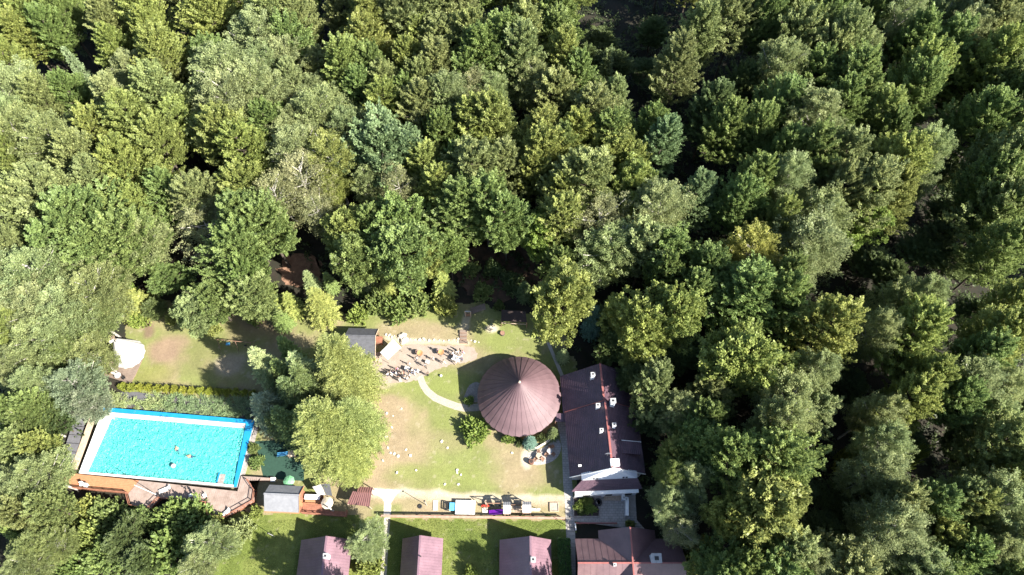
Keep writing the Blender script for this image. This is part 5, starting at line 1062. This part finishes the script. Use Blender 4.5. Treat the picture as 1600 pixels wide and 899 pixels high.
# ------------------------------------------------------------------ trees: crown centre in the photo (x y), half width, tone, height in metres
FOREST = {
'T': """45 25 38 y 21;130 5 26 o 21;178 45 26 o 20;40 58 34 y 20;120 108 40 g 22;225 25 30 y 22;240 62 27 y 21;185 85 28 y 20;285 25 34 o 22;330 28 34 y 22;372 42 34 y 21;
255 92 30 y 20;312 72 32 y 20;268 125 30 o 19;70 165 32 o 20;258 160 34 o 20;215 200 36 y 20;185 165 26 p 19;505 35 24 y 22;540 20 28 o 22;578 30 30 y 22;575 74 36 y 21;
665 30 38 o 22;712 25 34 o 22;690 72 38 o 21;640 102 27 y 20;682 112 32 o 20;130 250 32 o 20;160 290 34 o 19;545 108 26 g 20;785 22 27 o 22;820 62 30 o 21;
1100 110 44 g 23;1420 45 32 g 23;1420 78 32 g 22;1475 92 32 g 21;1540 110 34 y 22;1575 165 34 g 22;1560 140 30 o 22;460 135 22 p 20;750 95 28 g 20;600 140 30 o 19;
820 30 28 o 22;868 60 32 g 22;880 95 26 y 21;1085 62 34 o 23;1120 28 34 g 23;960 158 23 p 18;1005 178 15 y 15;1030 232 28 b 18;1085 312 30 b 19""",
'B': """10 15 30 g 20;95 22 30 g 21;78 48 24 g 19;5 92 28 y 19;330 102 28 g 19;112 148 26 g 18;285 192 34 y 19;155 205 32 y 19;420 30 34 o 21;470 36 26 o 21;452 66 28 g 20;
620 20 26 o 22;755 20 28 o 22;740 62 30 o 21;655 62 24 y 20;785 72 26 g 20;585 112 34 g 20;730 120 30 g 19;772 92 28 g 20;660 135 28 o 19;600 166 30 y 19;640 152 27 g 18;740 192 36 y 19;772 190 28 y 19;
690 212 26 g 18;870 15 30 g 22;902 20 26 g 22;815 88 30 o 21;905 122 24 g 20;868 150 30 o 20;845 172 26 o 19;920 178 26 o 18;1020 203 25 g 17;850 208 32 y 19;905 208 30 y 19;955 213 28 g 18;
1060 102 30 o 21;1155 15 28 o 23;1130 152 30 g 20;1140 205 26 g 19;1180 212 25 g 19;1110 172 27 d 18;1155 172 28 g 19;1190 36 24 g 22;1215 15 26 g 22;1255 15 26 g 22;1300 25 28 g 22;1270 62 26 g 21;1310 72 28 o 21;
1290 92 28 o 20;1270 122 30 g 20;1330 132 28 g 20;1520 15 30 y 23;1562 12 28 y 23;1540 47 30 o 22;1440 116 26 y 20;1430 150 28 g 19;1225 172 38 g 21;1340 160 32 g 20;1370 188 30 y 20;1310 172 28 g 20;1385 212 26 g 19;
1535 192 34 g 21;1590 205 26 o 21;20 235 30 y 19;62 250 32 y 19;35 320 34 o 19;82 302 38 o 20;120 342 40 g 20;165 342 34 g 19;200 252 30 y 19;240 240 28 y 19;286 250 34 y 19;335 246 36 o 20;380 236 26 y 19;
265 302 32 g 19;310 312 28 o 18;216 322 24 y 18;200 372 38 g 19;150 392 32 g 18;90 382 38 g 19;30 385 32 o 18;420 196 34 g 19;412 240 24 y 18;386 292 34 y 19;376 342 30 g 19;380 392 32 g 18;390 430 24 g 16;415 352 28 g 18;
720 252 28 g 18;665 262 24 y 17;682 292 28 y 17;745 272 36 o 19;785 262 30 o 19;720 322 30 g 18;760 322 40 g 19;790 342 26 g 18;576 352 26 g 17;845 242 34 y 19;880 232 26 g 19;912 282 32 o 19;880 305 26 y 18;840 272 24 y 18;
880 342 28 y 18;1165 246 30 g 20;1180 292 30 g 20;1150 322 28 g 19;1185 342 30 g 19;1220 242 28 g 20;1266 242 28 g 20;1310 252 28 o 20;1352 256 32 o 21;1400 262 34 y 21;1396 306 32 y 20;1355 302 30 o 20;1310 302 26 o 19;1215 346 24 y 18;
1545 292 26 g 19;1550 345 26 g 19;1565 392 26 g 19;1560 266 34 o 21;1566 326 34 o 20;1580 240 24 y 20;1100 422 34 g 18;1040 432 26 g 17;1085 460 30 g 18;1165 465 44 g 20;1220 472 32 g 19;1225 440 24 g 19;1020 600 28 o 16;1110 612 30 o 17;1100 652 28 g 17;1000 550 26 y 16;
1430 522 34 y 20;1446 592 34 y 20;1420 622 32 y 19;1290 510 36 y 19;1580 480 30 y 20;1560 530 32 y 19;1530 560 30 g 19;1490 622 28 g 18;1590 642 28 o 14;1100 682 38 g 17;1060 706 28 y 16;1140 712 34 g 17;1210 720 46 g 19;
1400 782 36 o 18;1450 792 36 g 18;1490 772 32 o 18;1512 790 32 y 18;1460 842 32 y 17;1560 692 32 o 18;1580 732 30 y 18;1500 872 32 g 17;1230 870 34 p 16;1160 882 28 g 16;30 700 36 o 15;60 700 30 y 14;30 802 32 o 14;75 792 30 o 14;
20 642 28 g 15;50 642 30 g 15;1160 135 24 d 15;655 170 26 o 18;1340 365 26 g 17;395 460 26 o 13;875 412 22 g 15;1245 30 26 g 22;1590 100 26 y 22;560 145 28 g 19;700 160 26 o 18;345 210 28 y 19;250 225 28 y 19;985 258 24 y 17""",
'O': """1055 495 30 y 17;600 230 38 b 19;1165 566 50 y 18;878 468 38 y 21;1195 800 50 y 17;545 362 32 y 16;632 392 34 g 16;622 350 28 g 16;556 402 28 g 14;1000 506 30 y 16;985 292 26 y 17;960 242 30 y 18;845 366 23 n 14;1350 336 26 n 15;
1266 640 28 p 16;1040 395 24 g 15;1010 385 26 p 16;305 485 32 p 12;1245 60 24 o 21;670 400 26 y 15;1140 805 30 y 15;1190 845 34 g 15;1090 690 26 g 15;960 395 24 y 15;700 395 24 g 14;330 465 24 g 12;1355 15 28 g 22""",
'S': """355 120 34 p 20;356 162 30 p 19;376 198 30 p 19;330 208 26 p 18;210 116 22 p 18;15 150 32 p 18;15 196 28 p 18;415 66 28 p 20;450 98 28 p 19;420 112 28 p 19;400 142 26 p 19;435 152 32 p 19;500 112 22 o 18;500 148 20 p 17;510 182 32 p 18;
470 192 28 p 18;456 216 26 p 17;545 206 22 p 17;740 142 28 t 19;770 148 26 p 19;705 158 22 p 18;660 198 18 p 16;40 216 30 o 18;86 222 28 o 18;466 238 26 p 17;470 282 28 t 17;430 312 28 t 17;500 332 27 t 16;576 288 22 p 16;626 292 20 t 16;
520 252 28 y 18;515 292 22 y 16;320 352 26 t 15;60 432 38 p 17;20 432 30 p 16;110 435 34 p 16;160 432 28 p 15;215 382 30 p 16;25 472 32 p 16;65 476 34 p 16;100 482 30 p 15;140 490 32 o 14;150 458 28 o 15;60 540 34 p 15;100 520 26 p 14;
25 512 30 y 15;25 570 34 p 15;60 600 30 p 15;105 546 24 g 13;140 552 24 o 12;115 604 40 s 14;140 632 26 s 12;830 130 26 p 19;935 342 30 t 18;980 330 30 y 18;1030 330 28 p 17;950 392 28 p 16;1350 20 32 p 22;1345 96 22 p 20;1216 112 26 p 21;
1400 28 22 p 22;1470 30 24 p 22;1500 62 28 p 21;1270 192 30 p 20;1226 292 26 p 19;1430 272 26 p 20;1440 250 22 p 20;1280 342 34 p 19;1266 386 34 p 18;1250 412 26 p 17;1270 582 28 p 18;1230 622 40 p 18;1220 660 26 p 17;1366 526 22 p 18;
1400 482 24 o 17;1430 472 22 o 18;1370 646 28 p 17;1510 602 30 p 18;1560 612 30 p 18;1080 752 34 p 15;1050 745 26 g 14;1046 788 33 p 13;1064 824 28 t 12;1376 692 28 p 17;1370 742 28 p 17;1386 832 36 p 17;1560 792 36 p 18;1430 880 30 p 16;1540 862 28 p 17;
1260 880 28 p 15;60 742 36 p 15;28 762 34 p 14;574 845 28 p 8;330 850 34 p 10;310 880 28 p 9;60 850 28 o 11;40 882 30 o 11;90 852 26 o 10;1580 842 26 p 17;1060 640 26 p 16;1540 652 26 p 16;45 655 28 g 14;400 300 24 y 17""",
'P': """485 440 13 p 7;515 442 13 g 7;578 442 14 p 7;605 446 15 y 7;642 446 17 y 8;692 446 20 y 9;425 472 20 y 9;456 476 17 y 8;500 478 26 y 11;416 574 25 p 14;447 588 22 g 13;474 580 26 p 14;462 620 30 d 15;420 640 30 s 12;452 664 28 d 15;452 548 18 g 11;482 604 26 d 17;436 600 18 d 11;432 665 18 d 10;926 502 18 e 11;880 555 11 p 4;
130 118 16 b 15;100 246 15 b 15;205 472 28 y 9;828 690 11 e 4;864 677 11 d 4;945 120 18 d 15;560 445 13 g 6;375 445 20 y 9;440 500 16 g 6;820 455 14 d 6""",
'L': """537 574 50 l 22;512 676 60 l 23;556 660 40 l 17;540 718 34 l 14""",
'd': """1020 48 26 d 16;1036 132 24 d 15;1185 122 22 d 16;1420 176 26 d 15;1520 142 28 d 17;1470 152 28 d 16;1490 202 26 d 15;1590 48 22 d 18;1360 412 30 d 14;1480 332 30 d 12;1440 392 30 d 12;
1490 402 30 d 13;1480 272 28 d 12;1060 556 34 d 13;1030 652 28 d 12;985 592 26 d 11;960 492 24 d 13;956 542 26 d 12;1390 552 28 d 14;1330 602 28 d 13;1530 492 30 d 16;1340 862 30 d 13;1310 782 30 d 13;1290 832 30 d 12;1500 690 28 d 14;1340 802 28 d 13;
1120 462 26 d 14;940 62 26 d 9;960 102 28 d 12;915 90 20 d 12;935 140 22 d 11;1010 110 22 d 12;190 842 30 d 7;220 872 28 d 7;260 430 26 g 10;1590 880 24 d 15;1520 735 26 d 12;1240 545 24 d 13;1570 400 26 d 16;1400 460 26 d 12;240 480 16 d 6;340 420 22 d 9;75 655 26 d 11;1560 570 26 g 15;1395 430 26 d 17;1465 370 28 d 16;1250 760 26 d 11;1420 690 26 d 13""",
'Y': """742 671 25 n 2.6;795 684 11 n 1.8;733 626 9 n 1.2;560 490 18 n 3.6;128 800 22 y 3;168 806 26 g 3;106 806 20 y 3;165 868 26 g 4.5;268 806 24 g 3.5;300 810 28 g 3.5;260 862 32 g 5;375 828 18 p 3;110 886 26 g 4.5;
590 470 26 g 5;620 480 26 g 4.5;652 472 24 g 5;695 475 22 y 4;225 816 20 g 3;338 822 14 y 2.5;205 830 24 d 4;140 840 22 y 4.5;270 495 14 y 3;195 455 18 n 4;215 498 16 n 4;1325 720 18 w 9;1420 715 17 n 10;1095 870 32 w 7;1120 882 26 w 6;
400 722 12 g 2.2;395 700 10 g 1.8;1075 875 18 y 6;905 790 9 n 1.3;917 784 9 n 1.3;922 795 10 n 1.2;908 800 7 d 1.0;985 820 9 y 2.5;735 895 12 n 2.2;576 882 24 y 4;755 455 18 g 4;770 420 18 d 4;800 440 20 d 4;735 420 16 g 3.5;840 465 16 d 4;
846 684 9 d 1.6;640 415 20 g 5;400 800 12 y 2;780 477 9 d 2.5;812 690 8 d 1.2;45 830 20 g 6;330 512 14 y 3;395 495 14 g 4;345 485 18 d 5""",
}
HF = {'B': .66, 'T': .62, 'O': .68, 'S': .66, 'P': .5, 'L': .55, 'd': .66, 'Y': .5}
GOLD = [(1170, 402, 42, 'w', 21)]
for kind, txt in FOREST.items():
    for rec in txt.replace('\n', '').split(';'):
        px, py, r, c, H = rec.split(); px, py, r, H = float(px), float(py), float(r), float(H)
        if kind in 'BTOSd':
            near = (px < 175 and 560 < py < 800) or (px < 1115 and py > 735) or (270 < px < 330 and 470 < py < 500)
            q_ = trng.uniform(1.05, 1.62) if kind != 'd' else 1.05
            if kind in 'BT' and not near and py < 440 and q_ < 1.13: continue
            r *= 1.0 if near else q_; H *= 1.0 if near else 1.06 + (q_ - 1.33) * .4
            if px > 1000 and not near: H += 3 if kind != 'd' else -.3 * H
            if 950 < px < 1120 and 540 < py < 740 and kind != 'd': H -= 5
        zc = H * (HF[kind] + (.05 if kind in 'BTOSd' else 0)); x, y = at(px, py, zc); Rm = r / ppm(px, py, zc) * 1.06
        k = {'d': 'B'}.get(kind, kind)
        if kind == 'S' and c == 't': k = 'Z'
        bushy = kind == 'Y'
        if bushy and py > 795 and px < 400: Rm *= 1.3; H *= 1.25
        plant(k, x, y, Rm, H, c, px=(px, py), cat='bush' if bushy else 'tree')
for px, py, r, c, H in GOLD:
    x, y = at(px, py, H * .66); plant('S', x, y, r / ppm(px, py, H * .66) * 1.05, H, c, px=(px, py))
# low undergrowth on the forest floor
def in_poly(x, y, poly):
    ins = np.zeros(len(x), bool)
    for i in range(len(poly)):
        a, b_ = poly[i], poly[(i + 1) % len(poly)]
        ins ^= ((a[1] > y) != (b_[1] > y)) & (x < (b_[0] - a[0]) * (y - a[1]) / (b_[1] - a[1] + 1e-9) + a[0])
    return ins
ug = np.random.default_rng(404); N = 15000
ux = ug.uniform(-150, 150, N); uy = ug.uniform(8, 165, N)
clear = P((150, 655), (75, 760), (90, 790), (200, 812), (350, 820), (330, 960), (1075, 960), (1000, 800), (1000, 600), (900, 560), (860, 470), (725, 465), (560, 470), (420, 380), (255, 365), (215, 450), (160, 530))
keep = ~in_poly(ux, uy, clear) & (fbm(ux + 600, uy + 600, 9, 77) > .25)
ux, uy = ux[keep], uy[keep]; k = len(ux)
ud = unit(np.stack([ug.normal(0, 1, k), ug.normal(0, 1, k), np.full(k, .5)], 1)); un = unit(np.stack([ug.normal(0, .3, k), ug.normal(0, .3, k), np.ones(k)], 1))
arr = sprays(ug, np.stack([ux, uy, ug.uniform(.2, 1.4, k)], 1), ud, un, 26, 2.0, .8, .3, .42, .28)
ume = leaf_mesh("undergrowth", *arr, 'leaf'); uo = bpy.data.objects.new("undergrowth", ume); COL.objects.link(uo); uo['kind'] = 'stuff'; uo.color = (.060, .085, .032, 1)
# short grass
def grass(name, poly, N, col, seed, dens):
    gr_ = np.random.default_rng(seed); pp = np.array(poly); x = gr_.uniform(pp[:, 0].min(), pp[:, 0].max(), N); y = gr_.uniform(pp[:, 1].min(), pp[:, 1].max(), N)
    kk = in_poly(x, y, poly) & (fbm(x + 300, y + 300, 2.5, seed) > dens); x, y = x[kk], y[kk]; k = len(x)
    m_ = leaf_mesh(name, np.stack([x, y, np.full(k, .09)], 1), unit(np.stack([gr_.normal(0, .7, k), gr_.normal(0, .7, k), np.ones(k)], 1)), unit(np.stack([gr_.normal(0, 1, k), gr_.normal(0, 1, k), np.full(k, .6)], 1)), gr_.uniform(.10, .24, k), gr_.uniform(.03, .06, k), gr_.random(k), 'leaf')
    o_ = bpy.data.objects.new(name, m_); COL.objects.link(o_); o_['kind'] = 'stuff'; o_.color = (*col, 1)
grass("grass", P((362, 815), (470, 812), (590, 812), (612, 812), (880, 815), (880, 845), (880, 920), (340, 920)), 45000, (.17, .22, .055), 55, .05)
# juniper bed between the round bushes and the pool
jr = random.Random(5)
for i in range(26):
    t = jr.random(); row = i % 2
    px = 165 + (i // 2) * 18 + jr.uniform(-4, 4); py = (621 if row == 0 else 636) + (px - 165) * .062 + jr.uniform(-3, 3)
    if px > 392 or (196 < px < 228 and row == 0): continue
    x, y = at(px, py, .5); plant('J', x, y, 1.45 * jr.uniform(.85, 1.15), .95, 'b' if px > 250 else 'p', px=(px, py), cat='juniper')
for i in range(16):
    px = 191 + i * 13.6; py = 604 + i * .75
    x, y = at(px, py, .6); plant('Y', x, y, .85, 1.4, 'v', px=(px, py), cat='shrub')
    PLANTS[-1][0].name = 'round_shrub'; PLANTS[-1][1] = 'R'
# trees just beyond the lower edge and the sunny side, whose shade falls into the view
for x, y, Rm, H, c, k in ((10.6, 4.0, 3.8, 16, 'g', 'B'), (-21.0, 4.4, 3.7, 17, 'p', 'B'), (29, 8.5, 5, 17, 'g', 'B'), (36, 10, 5.5, 19, 'g', 'B'), (46, 9, 5.5, 19, 'o', 'B'), (57, 9, 5.5, 19, 'g', 'B'), (68, 8, 5.5, 20, 'g', 'B'), (80, 9, 5.5, 20, 'g', 'B'),
                       (92, 14, 5.5, 20, 'g', 'B'), (99, 27, 5.5, 20, 'o', 'B'), (106, 60, 6, 21, 'g', 'B'), (117, 90, 6, 21, 'g', 'B'), (126, 115, 6, 21, 'g', 'B')):
    plant(k, x, y, Rm, H, c, px=None)
for i in range(20):
    for row in (0, 1):
        px = -60 + i * 88 + row * 44 + trng.uniform(-14, 14); py = -28 - row * 42 + trng.uniform(-8, 8)
        if 905 < px < 1010: continue
        x, y = at(px, py, 15); plant(trng.choice('BTB'), x, y, trng.uniform(5.2, 7), trng.uniform(20, 23), trng.choice('gyo'), px=(px, py) if py > -35 else None)
# labels: nearest landmark and order from it, else the row of crowns
MARKS = {'the white tepee': (200, 548), 'the swimming pool': (258, 700), 'the round roof': (811, 612), 'the swing frame': (365, 533), 'the black-roofed hut': (570, 530), 'the long brown house': (945, 670),
         'the grey shed': (440, 778), 'the golden-leaved tree': (1170, 402), 'the dark shelter': (803, 492), 'the corner house': (985, 865), 'the pool deck': (255, 785), 'the leftmost cabin': (506, 870), 'the courtyard': (935, 790)}
ORD = ['nearest', 'second nearest', 'third nearest', 'fourth nearest', 'fifth nearest', 'sixth nearest', 'seventh nearest', 'eighth nearest', 'ninth nearest', 'tenth nearest']
NTH = 'first second third fourth fifth sixth seventh eighth ninth tenth eleventh twelfth thirteenth fourteenth fifteenth sixteenth seventeenth eighteenth nineteenth twentieth'.split()
def nth(i): return NTH[i] if i < 20 else ('twenty-' + NTH[i - 20] if i < 29 else 'thirtieth')
GROUPS = {'B': 'broadleaf trees of the forest', 'T': 'tall pointed trees of the forest', 'O': 'clumpy broadleaf trees', 'S': 'feathery pale trees', 'Z': 'sparse pale-limbed birches', 'P': 'conifers', 'L': 'larches beside the lawn', 'Y': 'bushes', 'J': 'creeping junipers above the pool', 'R': 'round shrubs in a row'}
buckets = {}
for rec in PLANTS:
    o, k, c, px = rec
    o['group'] = GROUPS[k]
    if k in 'JR': continue
    if px is None: buckets.setdefault(('out', k, c), []).append((0, rec)); continue
    best = min(MARKS, key=lambda m: math.hypot(px[0] - MARKS[m][0], px[1] - MARKS[m][1])); dd = math.hypot(px[0] - MARKS[best][0], px[1] - MARKS[best][1])
    if dd < 125 and not (dd < 12): buckets.setdefault(('mark', best, k, c), []).append((dd, rec))
    elif dd < 12: o['label'] = 'golden-yellow autumn tree standing out among the green forest crowns'
    else: buckets.setdefault(('row', int(px[1] // 60), k, c), []).append((px[0], rec))
for key, lst in buckets.items():
    lst.sort(key=lambda a: a[0])
    for i, (_, (o, k, c, px)) in enumerate(lst):
        what = TONE[c] + ' ' + NOUN[k]
        if key[0] == 'mark':
            o['label'] = (what + ' ' + ORD[min(i, 9)] + ' to ' + key[1]) if len(lst) > 1 else ('the one ' + what + ' standing near ' + key[1])
        elif key[0] == 'row':
            rowname = nth(key[1]) + ' crown belt from the top'
            o['label'] = (what + ', ' + nth(i) + ' from left in the ' + rowname) if len(lst) > 1 else ('the only ' + what + ' in the ' + rowname)
        else: o['label'] = what + ' outside the outermost belt of crowns, ' + (nth(i) if i < 30 else 'last') + ' along'
js = sorted([r for r in PLANTS if r[1] == 'J'], key=lambda r: r[3][0])
for i, r in enumerate(js): r[0]['label'] = 'spreading %s creeping juniper above the pool, %s from the left' % ('bluish' if r[2] == 'b' else 'pale', nth(i))
for i, r in enumerate([r for r in PLANTS if r[1] == 'R']): r[0]['label'] = 'small round yellow-green shrub, %s from the tepee in the row' % nth(i)
